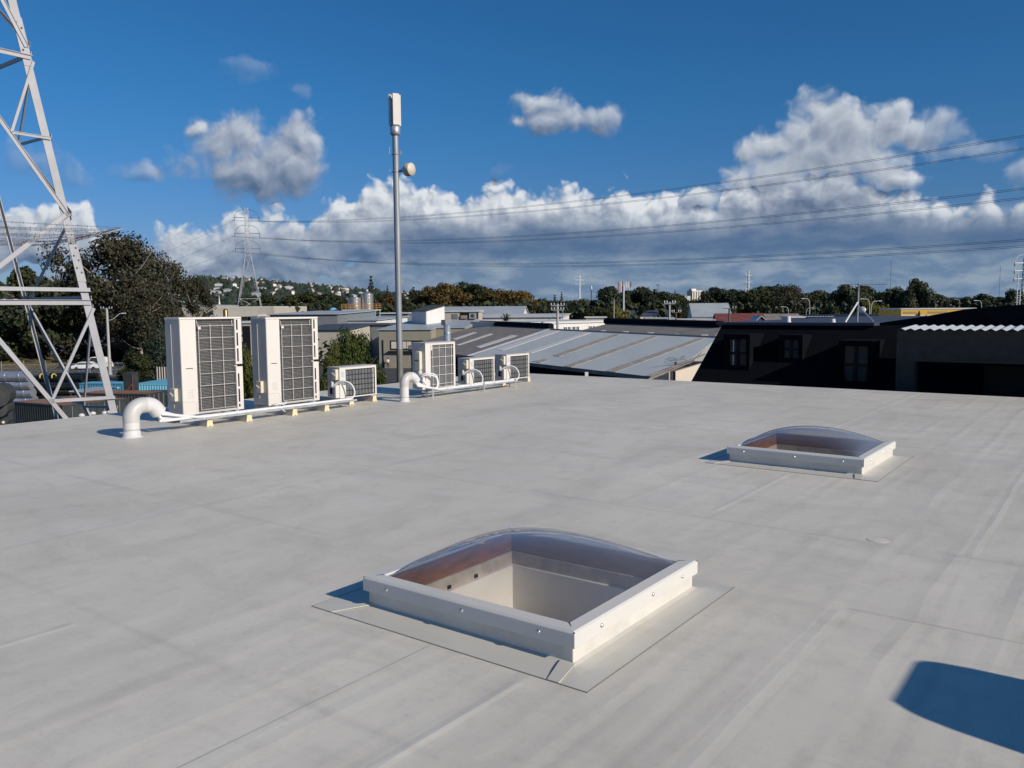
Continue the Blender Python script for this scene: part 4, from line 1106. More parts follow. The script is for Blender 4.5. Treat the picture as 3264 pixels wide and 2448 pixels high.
for (k_, u, v, hw, d) in row:
    near_ = 'left of the antenna mast' if u < 1270 else 'between the mast and the lean-to shed' if u < 1400 else 'behind the long grey-roofed shed' if u < 1720 else 'behind the white building with windows' if u < 1935 else 'by the phone mast' if u < 2215 else 'above the red roof' if u < 2590 else 'around the roof aerial' if u < 2815 else 'behind the yellow building'
    n_ = cnt[k_, near_] = cnt.get((k_, near_), 0)+1
    nm, desc = names[k_]
    tree(nm, f'{desc} {near_}, {ORD[n_-1]} such from the left', k_, u, v, hw*1.28, d, group='trees along the horizon')
for (key, u, v, hw, d, lab) in [('cone',1182,872,24,400,'pointed conifer standing over the storage tanks'),('cone',1235,905,14,420,'slim dark conifer just left of the antenna mast'),('cone',1318,908,18,360,'slim dark conifer just right of the antenna mast'),('cone',1768,935,18,380,'broad-based conifer near the utility pole with insulators'),('cone',1790,925,13,420,'slender conifer beside the utility pole with insulators'),
                               ('norfolk',2097,895,28,420,'layered pine with open branches rising above the dark trees'),('cone',2152,918,10,480,'thin conifer top left of the high-rise')]:
    tree('conifer_tree', lab, key, u, v, hw, d)
tree('willow_tree', 'bright yellow-green weeping tree under the phone mast', 'yellow', 1972, 984, 42, 215)
tree('broadleaf_tree', 'dark green bushy tree left of the bright yellow-green one', 'olive', 1905, 978, 52, 220)
for (u, v, hw, d, lab) in [(2655,975,55,230,'wide olive bush left of the roof aerial'),(2785,968,52,220,'yellow-olive bush behind the twin street lamps')]:
    tree('shrub', lab, 'yellow' if u > 2700 else 'olive', u, v, hw, d, 'shrub')
tree('shrub', 'small dark bush before the yellow building', 'dark', 2927, 990, 14, 150, 'shrub')
# mixed growth between roofs and tree row: too merged to count
m = MB()
for k in range(16000):
    u = rnd.uniform(560, 3330); d = rnd.uniform(360, 900) if rnd.random() < .75 else rnd.uniform(240, 360)
    tgt = 960 if u > 1500 else 968
    base = PD(u, tgt+rnd.uniform(0, 20)*.6, d); zt_ = max(1.2, base.z)*rnd.uniform(.25, 1.0); r = rnd.uniform(.5, 1.5)*(1 if d < 500 else 1.6); n = 5
    vs = [(base.x+r*cos(2*pi*i/n+k)*rnd.uniform(.5,1.2), base.y+r*sin(2*pi*i/n+k), zt_+rnd.uniform(-r,r)*.7) for i in range(n)]
    c_ = (base.x+rnd.uniform(-.6,.6), base.y-.5, zt_+r*rnd.uniform(.3,1)); b_ = (base.x, base.y+.5, zt_-r*1.2)
    m.add(vs+[c_, b_], [(i, (i+1) % n, n) for i in range(n)]+[((i+1) % n, i, n+1) for i in range(n)])
me = m.mesh_raw('wood'); o = obj('distant_woodland', me, M['leafdark']); tag(o, 'continuous dark woodland along the horizon behind the roofs', 'woodland', kind='stuff')

# small palm by the flat white roofs
q = PD(1612, 1004, 120); pz = q.z
pm = thing('palm_tree', 'small spiky palm between the flat pale roofs', 'palm', (q.x, q.y, 0))
mm = MB(); mm.tube([(0,0,0),(0,0,pz-1)], .16, 8); obj('trunk', mm, M['bark'], pm)
mm = MB()
for k in range(34):
    a = k*2.4; el_ = .1+1.2*(k/34); Lf = 1.5
    pts = [Vector((cos(a)*cos(el_)*Lf*f, sin(a)*cos(el_)*Lf*f, pz-1+sin(el_)*Lf*f-.5*f*f*cos(el_))) for f in (0,.35,.7,1)]
    sd2 = Vector((-sin(a), cos(a), 0))*.10
    for p_, q_ in zip(pts, pts[1:]): mm.add([p_-sd2, p_+sd2, q_+sd2*.6, q_-sd2*.6], [(0,1,2,3)])
obj('crown', mm, M['leafdark'], pm)

# ================================================================== BACKGROUND BUILDINGS
def span(u0, d0, u1, az):
    """ground point at column u0, distance d0; length along heading az (deg) until column u1"""
    P0 = PD(u0, 1000, d0); a = RAD(az); e = Vector((sin(a), cos(a)))
    r1 = ray(u1, 1000); tt = r1.x/r1.y
    k = (tt*P0.y-P0.x)/(e.x-tt*e.y); return P0, k
def building(name, label, u0, d0, u1, az, dep, ztop, wall, roof, kind='flat', rise=0, cat='building', over=.3, group=None, parapet=.0, z0=0):
    P0, Lx = span(u0, d0, u1, az)
    e_ = thing(name, label, cat, (P0.x, P0.y, 0), RAD(90-az), group)
    m = MB(); m.box(0, Lx, 0, dep, z0, ztop)
    if kind == 'gable_end': m = MB(); m.prism([(0, z0), (0, ztop), (Lx/2, ztop+rise), (Lx, ztop), (Lx, z0)], 0, dep)
    if kind == 'gable':
        m = MB(); Mr = Matrix(((0,1,0,0),(1,0,0,0),(0,0,1,0),(0,0,0,1)))
        m.prism([(0, z0), (0, ztop), (dep/2, ztop+rise), (dep, ztop), (dep, z0)], 0, Lx, M=Mr)
    obj('wall', m, M[wall], e_)
    m = MB(); t_ = .12
    if kind == 'flat':
        m.box(-over, Lx+over, -over, dep+over, ztop+.003, ztop+.25)
    elif kind == 'gable':
        for y0, y1, z0_, z1_ in ((-over, dep/2, ztop-over*rise/(dep/2), ztop+rise), (dep+over, dep/2, ztop-over*rise/(dep/2), ztop+rise)):
            m.add([(-over, y0, z0_+.02), (Lx+over, y0, z0_+.02), (Lx+over, y1, z1_+.02), (-over, y1, z1_+.02), (-over, y0, z0_+.14), (Lx+over, y0, z0_+.14), (Lx+over, y1, z1_+.14), (-over, y1, z1_+.14)],
                  [(0,1,2,3),(7,6,5,4),(0,4,5,1),(1,5,6,2),(2,6,7,3),(3,7,4,0)])
    elif kind == 'gable_end':
        for x0, x1 in ((-over, Lx/2), (Lx+over, Lx/2)):
            za = ztop-over*rise/(Lx/2); zb = ztop+rise
            m.add([(x0, -over, za+.02), (x1, -over, zb+.02), (x1, dep+over, zb+.02), (x0, dep+over, za+.02), (x0, -over, za+.14), (x1, -over, zb+.14), (x1, dep+over, zb+.14), (x0, dep+over, za+.14)],
                  [(0,1,2,3),(7,6,5,4),(0,4,5,1),(1,5,6,2),(2,6,7,3),(3,7,4,0)])
    elif kind == 'mono':        # rises away from the viewer
        m.add([(-over, -over, ztop+.02), (Lx+over, -over, ztop+.02), (Lx+over, dep+over, ztop+rise), (-over, dep+over, ztop+rise), (-over, -over, ztop+.17), (Lx+over, -over, ztop+.17), (Lx+over, dep+over, ztop+rise+.15), (-over, dep+over, ztop+rise+.15)],
              [(0,1,2,3),(7,6,5,4),(0,4,5,1),(1,5,6,2),(2,6,7,3),(3,7,4,0)])
        w2 = MB(); w2.add([(0,0,ztop),(Lx,0,ztop),(Lx,dep,ztop),(0,dep,ztop),(Lx,dep,ztop+rise-.1),(0,dep,ztop+rise-.1)], [(3,2,4,5),(0,3,5),(1,4,2)])
        obj('gable', w2, M[wall], e_)
    obj('roof', m, M[roof], e_)
    return e_, Lx
def opening(e_, mt, x0, x1, z0, z1, name='window', frame=None, proud=.03):
    o_ = bx(name, e_, M[mt], x0, x1, -proud, .0, z0, z1)
    if frame:
        m = MB(); w_ = .09
        m.box(x0-w_, x0, -proud-.03, 0, z0-w_, z1+w_); m.box(x1, x1+w_, -proud-.03, 0, z0-w_, z1+w_); m.box(x0, x1, -proud-.03, 0, z1, z1+w_); m.box(x0, x1, -proud-.03, 0, z0-w_, z0); m.box((x0+x1)/2-.03, (x0+x1)/2+.03, -proud-.03, -proud, z0, z1)
        obj('frame', m, M[frame], o_)
    return o_
# pale industrial building behind the first tall unit
e_, Lx = building('industrial_building', 'long pale block building with stained parapet under the big pylon', 680, 232, 874, 96, 26, zat(760, 980, 232), 'creamwall', 'whiteroof', over=0)
H_ = zat(760, 1003, 231)
m = MB(); m.box(-.2, Lx*.87, -5.5, -.02, H_-.5, H_); obj('canopy', m, M['whiteroof'], e_)
for f_ in (.02, .3, .58, .86): m = MB(); m.box(Lx*f_-.15, Lx*f_+.15, -5.4, -5.1, 0, H_-.5); obj('post', m, M['creamwall'], e_)
opening(e_, 'slate', Lx*.57, Lx*.8, 0, H_-.6, 'door')
# fainter pale building left of it, behind the brown trees
building('industrial_building', 'pale building mostly hidden by brown trees at the left', 560, 236, 676, 96, 20, zat(600, 975, 236), 'creamwall', 'palroof', over=.2)
fl = PD(720, 1030, 95); fz = zat(720, 984, 95)
f_ = thing('flue', 'brown metal flue with rounded top, rising behind the first tall unit', 'flue', (fl.x, fl.y, 0))
m = MB(); m.lathe([(.27, 0), (.27, fz-.22), (.2, fz-.06), (.05, fz)], 20); obj('pipe', m, M['copper'], f_)
# low roofs in the middle distance
low = [(860, 165, 1075, 95, 30, 1003, 'greywall', 'palroof', 'mono', .6, 'low grey building with pale iron roof behind the second tall unit'),
       (1175, 205, 1300, 97, 24, 1000, 'greywall', 'whiteroof', 'flat', 0, 'long low pale roof left of the antenna mast below the brown trees'),
       (1010, 172, 1200, 98, 24, 1022, 'whitewall', 'palroof', 'mono', .5, 'pale iron roofed building behind the bushy tree'),
       (960, 150, 1108, 99, 12, 1052, 'creamwall', 'slate', 'mono', .7, 'cream building with slate blue roof right of the second tall unit'),
       (1075, 162, 1235, 98, 10, 1036, 'greywall', 'slate', 'flat', 0, 'dark flat roof behind the top of the bushy tree'),
       (1400, 175, 1790, 98, 22, 1012, 'whitewall', 'whiteroof', 'mono', .5, 'long flat pale roof behind the small palm')]
for (u0, d0, u1, az_, dep, v, wl, rf, kd, rs, lb) in low:
    building('low_building', lb, u0, d0, u1, az_, dep, zat((u0+u1)/2, v, d0), wl, rf, kd, rs, over=.4)
e_, Lx = building('low_building', 'narrow pale wall with a tall dark doorway between the two tall units', 770, 92, 850, 97, 10, zat(800, 1030, 92), 'creamwall', 'whiteroof', over=.15)
opening(e_, 'black', .05, Lx*.32, 0, zat(800, 1036, 92)-.1, 'door')
# rooftop machines behind the second tall unit
rb = thing('roof_plant_screen', 'row of pale louvred roof boxes behind the second tall unit', 'roof plant', tuple(PD(900, 1000, 195).xy)+(0,), RAD(-4))
zc = zat(950, 1012, 195); zt_ = zat(950, 997, 195)
for i in range(6):
    if i == 2: continue
    fr_ = bx('cabinet', rb, M['whitewall'], i*2.5, i*2.5+2.3, 0, 2, zc-.2, zt_)
    bx('louvre', fr_, M['greywall'], i*2.5+.35, i*2.5+1.9, -.04, -.001, zc+.2, zt_-.3)
bx('base', rb, M['palroof'], -2, 17, -.5, 5, zc-.6, zc-.21)
bx('base_wall', rb, M['greywall'], -1.8, 16.8, -.3, 4.8, 0, zc-.61)
# open platform left of the tanks
pf = thing('canopy', 'pale flat canopy on posts with a blue bundle on it, left of the tanks', 'canopy', tuple(PD(1045, 1000, 205).xy)+(0,), RAD(-4))
zc = zat(1045, 993, 205); bx('roof', pf, M['whiteroof'], 0, 4.2, 0, 5, zc-.8, zc)
for x_ in (.2, 3.8): bx('post', pf, M['whitepole'], x_-.15, x_+.15, .1, .4, 0, zc-.8)
bd = thing('tarpaulin_bundle', 'small bright blue bundle lying on the pale canopy', 'bundle', tuple(PD(1062, 1000, 206).xy)+(zc,)); m = MB(); m.lathe([(.9,0),(1.0,.35),(.7,.8),(.1,.95)], 12); obj('bundle', m, M['container_blue'], bd)

# storage tanks on their platform
TD = 200
P0 = PD(1110, 1000, TD); zp = zat(1150, 986, TD)
pl = thing('tank_platform', 'steel platform with orange railing carrying the two metal tanks', 'platform', (P0.x-1.2, P0.y, 0), RAD(-2))
Lp = 110*TD/FP
bx('deck', pl, M['plat'], 0, Lp, -1.5, 4.5, zp-.35, zp)
for x_ in (.3, Lp*.5, Lp-.3):
    for y_ in (-1.3, 4.3): bx('leg', pl, M['plat'], x_-.12, x_+.12, y_-.12, y_+.12, 0, zp-.35)
m = MB()
for i in range(9):
    x_ = Lp*i/8; m.bar((x_, -1.4, zp), (x_, -1.4, zp+1.25), .08)
for z_ in (.42, .83, 1.25): m.bar((0, -1.4, zp+z_), (Lp, -1.4, zp+z_), .08); m.bar((Lp, -1.4, zp+z_), (Lp, 4.4, zp+z_), .08)
obj('railing', m, M['orange'], pl)
def tank(u0, u1, v, lab, yo, cone):
    w_ = (u1-u0)*TD/FP/2; c = PD((u0+u1)/2, 1000, TD+yo); zt = zat((u0+u1)/2, v, TD+yo)
    t_ = thing('storage_tank', lab, 'tank', (c.x, c.y, zp), 0, 'metal tanks on the railed platform')
    m = MB(); h = zt-zp; m.lathe([(w_, 0), (w_, h-cone)], 32); obj('shell', m, M['steel'], t_)
    m = MB(); m.lathe([(w_*1.015, h-cone-.08), (w_*1.015, h-cone), (.12, h), (.001, h)], 32); obj('lid', m, M['steel'], t_)
    m = MB()
    for z_ in (h*.3, h*.6): m.lathe([(w_*1.002, z_-.05), (w_*1.012, z_-.04), (w_*1.012, z_+.04), (w_*1.002, z_+.05)], 32)
    obj('hoop', m, M['steel'], t_)
    m = MB(); m.tube([(w_*.2, -w_*1.02, 0), (w_*.2, -w_*1.02, h-cone)], .07, 6); obj('pipe', m, M['plat'], t_)
    m = MB(); m.lathe([(.3, h-cone*.4), (.3, h+.25), (.001, h+.3)], 12); obj('hatch', m, M['plat'], t_)
tank(1110, 1152, 945, 'left shorter brownish metal tank on the platform', 1.2, .35)
tank(1152, 1191, 926, 'right taller metal tank on the platform', 2.2, .9)

# beige building with a window band behind the antenna mast, and its lean-to tower
BD = 138
zt_ = zat(1300, 1052, BD)
e_, Lx = building('beige_building', 'beige walled building with a window band, behind the foot of the antenna mast', 1206, BD, 1372, 97, 22, zt_, 'beigewall', 'palroof', 'mono', 1.1, over=.25)
wn = opening(e_, 'winglass', 2.0, 7.4, 3.1, 4.5, 'window', 'black')
for x_ in (3.9, 5.6):
    m = MB(); m.box(x_-.07, x_+.07, -.05, -.031, 3.1, 4.5); obj('mullion', m, M['black'], wn)
for x_, w_ in ((2.1, 1.7), (4.05, 1.45)): bx('blind', wn, M['endwall'], x_, x_+w_, -.045, -.032, 3.25, 4.4)
m = MB(); m.box(.6, .75, -.12, -.001, 0, zt_-1.6); obj('downpipe', m, M['black'], e_)
m = MB(); m.box(1.6, 7.8, -.5, -.001, 2.6, 2.85); obj('awning', m, M['black'], e_)
e2, L2 = building('beige_building', 'set back beige wing with a dark recess, left of the mid height unit', 1331, 141, 1480, 97, 16, zat(1400, 1046, 141), 'beigewall', 'palroof', 'mono', .9, over=.2)
opening(e2, 'black', .1, 1.7, 0, zat(1400, 1050, 141), 'recess', None, .05)
m = MB(); m.box(2.4, 2.55, -.1, -.001, 2, zat(1400, 1060, 141)); obj('downpipe', m, M['black'], e2)
# lean-to tower: grey left face, white right face, sloped green roof
P0 = PD(1312, 1000, 152); c1 = PD(1360, 1000, 148); c2 = PD(1417, 1000, 154)
zb = zat(1360, 1046, 148)-1.2; zf = zat(1360, 993, 148); zk = zat(1417, 976, 154); zl = zat(1312, 993, 152)
lt = thing('roof_tower', 'box shaped roof tower with white right wall and sloping dark green roof', 'roof tower', (c1.x, c1.y, 0))
def loc(p): return Vector((p.x-c1.x, p.y-c1.y))
a_, b_, c_ = loc(P0), Vector((0, 0)), loc(c2); d_ = a_+c_
m = MB(); zd = zk+.1
m.add([(a_.x,a_.y,zb),(b_.x,b_.y,zb),(c_.x,c_.y,zb),(d_.x,d_.y,zb),(a_.x,a_.y,zl),(b_.x,b_.y,zf),(c_.x,c_.y,zk),(d_.x,d_.y,zd)], [(0,3,2,1),(4,5,6,7),(0,1,5,4),(1,2,6,5),(2,3,7,6),(3,0,4,7)])
obj('wall', m, M['whitewall'], lt)
m = MB(); ov = 1.03
mid_ = (a_+c_)/2
def ex(p, z): q = mid_+(p-mid_)*1.05; return (q.x, q.y, z)
m.slab([ex(a_, zl+.16), ex(b_, zf+.16), ex(c_, zk+.16), ex(d_, zd+.16)], .14)
obj('roof', m, M['greenroof'], lt)
m = MB(); dv = (c_-b_).normalized(); m.box(0,.001,0,.001,0,.001) if False else None
m.bar((dv.x*.02-.05, dv.y*.02-.08, zb), (dv.x*.02-.05, dv.y*.02-.08, zf), .16); obj('corner_trim', m, M['whitewall'], lt)
# long shed with grey roof beyond, and its plant alcove
e_, Lx = building('long_shed', 'long white shed with wide grey iron roof below the autumn trees', 1395, 205, 1662, 97, 16, zat(1530, 1004, 205), 'whitewall', 'palroof', 'gable', 2.0, over=.4)
al = building('plant_alcove', 'white framed rooftop alcove housing machinery, beside the roof tower', 1418, 165, 1527, 97, 4, zat(1470, 994, 165), 'creamwall', 'whiteroof', over=.25)
e3, L3 = al; zz0, zz1 = zat(1470, 1016, 165), zat(1470, 997, 165)
opening(e3, 'black', L3*.44, L3*.97, zz0, zz1, 'recess', None, .03)
fan = opening(e3, 'palroof', L3*.72, L3*.92, zz0+.02, zz1-.1, 'fan_unit', None, .35)
m = MB(); m.lathe([(.42, 0), (.42, .02), (.30, .03), (.12, .02), (.001, .04)], 24, M=Matrix.Translation((L3*.82, -.352, (zz0+zz1)/2)) @ Matrix.Rotation(pi/2, 4, 'X')); obj('fan', m, M['slate'], fan)
opening(e3, 'greywall', L3*.22, L3*.38, zz0, zz1-.2, 'panel', None, .12)
opening(e3, 'beigewall', L3*.47, L3*.66, zz0+.02, zz1-.5, 'pump', None, .3)
# galvanised flue behind the mid height unit
fl = PD(1426, 1100, 60); fz = zat(1426, 1037, 60)
f_ = thing('flue', 'wide grey galvanised flue with square cowl behind the mid height unit', 'flue', (fl.x, fl.y, 0))
m = MB(); m.lathe([(.25, 0), (.25, fz), (.2, fz+.01)], 24); obj('pipe', m, M['galv'], f_)
m = MB(); m.lathe([(.256, fz-.62), (.262, fz-.6), (.262, fz-.54), (.256, fz-.52)], 24); obj('band', m, M['galv'], f_)
m = MB(); m.box(-.42, -.12, -.15, .15, fz+.012, fz+.40); obj('cowl', m, M['slate'], f_)
m = MB(); m.box(-.118, .30, -.15, .15, fz+.20, fz+.40); obj('hood', m, M['palroof'], f_)

# white building with small windows
e_, Lx = building('white_building', 'white building with small paired windows, right of the utility pole', 1690, 92, 1985, 42, 9, zat(1700, 1034, 92), 'whitewall', 'whiteroof', over=.15)
for f0 in (.16, .33, .42, .60, .78):
    opening(e_, 'winglass', Lx*f0, Lx*f0+.55, zat(1700, 1060, 92)-.3, zat(1700, 1042, 92)-.15, 'window', 'whitewall'); opening(e_, 'winglass', Lx*f0+.75, Lx*f0+1.25, zat(1700, 1060, 92)-.3, zat(1700, 1042, 92)-.15, 'window', 'whitewall')
# buildings farther right
far = [(1845, 300, 1892, 95, 10, 1002, 'whitewall', 'redroof', 'gable', 2.2, 'cottage with dark red roof left of the dark trees'),
       (1868, 190, 1930, 96, 8, 1013, 'creamwall', 'whiteroof', 'flat', 0, 'low cream flat-roofed shed behind the white building'),
       (2210, 210, 2330, 96, 14, 1008, 'whitewall', 'palroof', 'gable', 3.2, 'grey iron roofed shed with rust streaks right of the concrete pole'),
       (2135, 150, 2275, 100, 14, 1022, 'whitewall', 'whiteroof', 'flat', 0, 'low white roofed building at the foot of the concrete pole'),
       (2290, 150, 2440, 100, 13, 1030, 'whitewall', 'redroof', 'gable', 1.6, 'red roofed house above the flat end of the black building'),
       (2440, 165, 2560, 97, 12, 1030, 'creamwall', 'brownroof', 'gable', 1.7, 'brown roofed house right of the red roof'),
       (2528, 130, 2650, 97, 9, 1013, 'creamwall', 'whiteroof', 'flat', 0, 'cream building with white fascia and blue door'),
       (1960, 260, 2130, 97, 14, 1006, 'whitewall', 'slate', 'gable', 1.5, 'dark roofed house half hidden below the yellow-green tree'),
       (2060, 200, 2150, 97, 10, 1016, 'whitewall', 'palroof', 'flat', 0, 'small pale house just left of the concrete pole')]
for (u0, d0, u1, az_, dep, v, wl, rf, kd, rs, lb) in far:
    q_, lx = building('house' if rf in ('redroof', 'brownroof') else 'low_building', lb, u0, d0, u1, az_, dep, zat((u0+u1)/2, v, d0), wl, rf, kd, rs, over=.35)
    if u0 == 2528: opening(q_, 'bluedoor', .3, lx*.27, 0, zat(2590, 1016, d0)-.2, 'door')
    if u0 == 2290:
        for y_ in (.15, .45): bx('clear_sheet', q_, M['stripwhite'], lx*(.62 if y_ < .3 else .8), lx*(.62 if y_ < .3 else .8)+.9, 1, 1.2, zat(2360, 1030, d0)+.2, zat(2360, 1030, d0)+.22)
# white gabled porch before the red roof
e_, lx = building('porch_gable', 'little white gable standing before the red roof', 2414, 128, 2440, 97, 6, zat(2427, 1020, 128), 'slate', 'whiteroof', 'gable_end', .55, over=.2)
# corrugated grey roof
e_, Lx = building('corrugated_shed', 'wide grey corrugated roof behind the aerial', 2638, 118, 2905, 95, 15, zat(2750, 1034, 118), 'greywall', 'greenroof', 'mono', 1.0, over=.3)
for c in e_.children:
    if c.name.startswith('roof'): bpy.data.objects.remove(c)
n_ = int(Lx/.42); za = zat(2750, 1034, 118)
m = MB()
for i in range(n_):
    x0, x1, x2 = Lx*i/n_, Lx*(i+.5)/n_, Lx*(i+1)/n_; zb_ = za+1.25
    m.add([(x0, -.3, za), (x1, -.3, za+.12), (x2, -.3, za), (x0, 15, zb_), (x1, 15, zb_+.12), (x2, 15, zb_)], [(0,1,4,3),(1,2,5,4)])
obj('roof', m, mat('grey_corrugated_sheet', (.14,.14,.135), .6, .1, var=.1), e_)
# yellow building
e_, Lx = building('yellow_building', 'bright yellow flat building with faded grey lettering bands', 2872, 170, 3110, 94, 12, zat(2960, 986, 170), 'yellow', 'whiteroof', over=.1)
zy0, zy1 = zat(2950, 999, 170), zat(2950, 993, 170)
for x0, x1 in ((.03, .16), (.17, .20), (.36, .55), (.56, .62)):
    opening(e_, 'signgrey', Lx*x0, Lx*x1, zy0, zy1, 'faded_lettering', None, .03)
bx('base_wall', e_, M['whitewall'], .02, Lx-.02, -.035, -.001, 0, zat(2950, 1004, 170))
# high-rise and its neighbour
e_, Lx = building('high_rise', 'distant cream high-rise with ribbed front and white lift box', 2206, 1500, 2247, 60, 14, zat(2225, 926, 1500), 'endwall', 'whiteroof', over=0)
for i in range(5): opening(e_, 'slate', Lx*(.08+.19*i), Lx*(.16+.19*i), 15, zat(2225, 929, 1500), 'window_strip', None, .2)
m = MB(); m.box(-.0, Lx*.35, 2, 9, zat(2225, 926, 1500)+.26, zat(2225, 921, 1500)+.5); obj('lift_box', m, M['whitewall'], e_)
for (u0, u1, v, lb) in ((2160, 2182, 936, 'small dark distant office block left of the high-rise'), (2176, 2200, 944, 'small white distant block left of the high-rise')):
    building('office_block', lb, u0, 1400, u1, 90, 20, zat(u0, v, 1400), 'greywall' if v < 940 else 'whitewall', 'whiteroof', over=0)

# ------------------------------------------------------------------ the big iron-roofed warehouse next door
WZ = 5.5
def onplane(u, v, P, n):
    r = ray(u, v); k = (P-Vector((0,0,EYE))).dot(n)/r.dot(n); return Vector((0,0,EYE))+r*k
E0 = PZ(1490, 1133, WZ); E1 = PZ(2068, 1200, WZ)
ed = (E1-E0); ed.z = 0; ed.normalize(); up_ = Vector((-ed.y, ed.x, 0))
if up_.y < 0: up_ = -up_
# roof pitch from the ridge line
def solve_ridge(u, v, s):   # plane through eave with slope s
    n = ed.cross(up_+Vector((0,0,s))).normalized(); return onplane(u, v, E0, n)
SLP = .20
PN = ed.cross(up_+Vector((0,0,SLP))).normalized()
wh = thing('warehouse', 'low warehouse with weathered brown and blue-grey iron roof beyond our roof edge', 'warehouse', tuple(E1.xy)+(0,), 0)
def wl_(p, dz=0): return (p.x-E1.x, p.y-E1.y, p.z+dz)
def roofpoly(pts, dz, t=.03): 
    mm = MB(); q_ = [onplane(u, v, E0, PN) for u, v in pts]; mm.slab([wl_(p, dz) for p in q_], t); return mm
A_ = [(1400,1123),(2072,1201),(2075,1195),(2302,1052),(1935,1035),(1860,1057),(1760,1050),(1538,1037),(1440,1092)]
# whole roof slab of brown sheet
low_l = onplane(1380, 1121, E0, PN)
obj('roof', roofpoly([(1300,1112),(2068,1200),(2208,1141),(2305,1043),(1940,1031),(1856,1052),(1755,1047),(1532,1035),(1300,1102)], 0, .25), M['brownroof'], wh)
obj('newer_sheet', roofpoly([(1485,1134),(2062,1200.5),(2206,1143),(2292,1077),(1756,1052)], .035, .03), M['bluegrey'], wh)
obj('ridge_flashing', roofpoly([(1753,1050),(1756,1053),(2291,1079),(2293,1075)], .07, .03), M['slate'], wh)
strips = [((1756,1051),(1742,1051),(1486,1135),(1492,1136),'stripwhite'), ((1765,1056),(1782,1056.5),(1597,1118),(1585,1117),'stripwhite'), ((1868,1062),(1880,1062.5),(1688,1127),(1678,1126),'stripwhite'),
          ((1962,1067),(1978,1068),(1776,1138),(1768,1136),'stripsand'), ((2082,1073),(2097,1074),(1815,1172),(1802,1170),'stripsand'), ((2232,1079),(2248,1080),(1955,1188),(1935,1186),'stripsand'), ((2250,1128),(2246,1135),(2075,1203),(2060,1200),'stripsand'), ((1738,1146),(1748,1148),(1716,1158),(1702,1155),'stripsand')]
for i, (a, b, c, d, mt) in enumerate(strips):
    a, b, c, d = (a[0]-3, a[1]) if a[0] < b[0] else (a[0]+3, a[1]), (b[0]+3, b[1]) if a[0] < b[0] else (b[0]-3, b[1]), (c[0]+6, c[1]+1), (d[0]-6, d[1]-1)
    if i in (0, 6): a, b, c, d = strips[i][:4]
    obj('clear_strip', roofpoly([a, b, c, d], .058+.002*(i % 2), .02), M[mt], wh)
# old skylight sheets
for pts in ([(1508,1060),(1520,1061),(1452,1084),(1440,1082)], [(1562,1064),(1572,1066),(1462,1102),(1452,1101)], [(1632,1069),(1650,1071),(1530,1110),(1515,1107)]):
    obj('clear_sheet', roofpoly(pts, .04, .02), M['stripwhite'], wh)
for (u, v, w_) in ((1922,1056,20),(1994,1059,22),(2072,1063,24),(2156,1067,18),(2245,1070,26)):
    obj('clear_sheet', roofpoly([(u-w_*.5,v+3),(u+w_*.5-4,v+3),(u+w_*.5,v-2),(u-w_*.5+5,v-2)], .045, .02), M['stripwhite'] if u != 2156 else M['stripsand'], wh)
# dark ridge capping rolls
for (u0, v0, u1, v1) in ((1532,1034,1757,1045),(1932,1029,2302,1042)):
    a, b = onplane(u0, v0, E0, PN), onplane(u1, v1, E0, PN); mm = MB(); mm.tube([wl_(a, .16), wl_(b, .16)], .31, 12); obj('ridge_cap', mm, M['dkroof'], wh)
# walls
mm = MB(); w0, w1 = onplane(1300, 1112, E0, PN), E1
q0, q1 = wl_(w0+up_*.35), wl_(w1+up_*.35)
mm.add([(q0[0],q0[1],0),(q1[0],q1[1],0),(q1[0],q1[1],WZ-.25),(q0[0],q0[1],w0.z-.25),(q0[0]+up_.x*.3,q0[1]+up_.y*.3,0),(q1[0]+up_.x*.3,q1[1]+up_.y*.3,0),(q1[0]+up_.x*.3,q1[1]+up_.y*.3,WZ-.2),(q0[0]+up_.x*.3,q0[1]+up_.y*.3,w0.z-.2)],
       [(0,1,2,3),(7,6,5,4),(0,4,5,1),(1,5,6,2),(2,6,7,3),(3,7,4,0)])
obj('wall', mm, M['dkwall'], wh)  # near-black wall colour paints in the shade below the eave
g0 = onplane(2145, 1181, E0, PN); 
ga, gb = E1+Vector((0,0,0)), onplane(2252, 1126, E0, PN)
# cream gable wall at the right end, standing a little proud
gA = PZ(2146, 1183, WZ-.05); gB_ = gA+(up_*14+Vector((0,0,SLP*14)))
mm = MB(); e__ = ed*.25
def wv(p, z=None): return (p.x-E1.x, p.y-E1.y, p.z if z is None else z)
mm.add([wv(gA,0), wv(gB_,0), wv(gB_), wv(gA), wv(gA+e__,0), wv(gB_+e__,0), wv(gB_+e__), wv(gA+e__)], [(0,1,2,3),(7,6,5,4),(0,4,5,1),(1,5,6,2),(2,6,7,3),(3,7,4,0)])
obj('end_wall', mm, M['endwall'], wh)
# gutter bracket and a tangle of wire near the gable
gk = PZ(1868, 1180, WZ); br_ = thing('downpipe_head', 'small pale rainwater head on the warehouse eave', 'rainwater head', (gk.x, gk.y, WZ-.35)); bx('head', br_, M['whitewall'], -.1, .12, -.35, -.2, -.35, .25)
tw = onplane(2155, 1166, E0, PN)
tg = thing('wire_tangle', 'tangle of thin dark wire on the warehouse roof by the cream gable', 'wire', tuple(tw))
rr = random.Random(3); mm = MB()
for k in range(4):
    pts = [Vector((rr.uniform(-.7,.7), rr.uniform(-.25,.25), .05+rr.uniform(0,.55))) for _ in range(5)]; mm.tube(spline(pts, 6), .008, 4)
mm.tube([(-.05,0,0),(0,0,.25)], .07, 6); obj('wire', mm, M['wire'], tg)

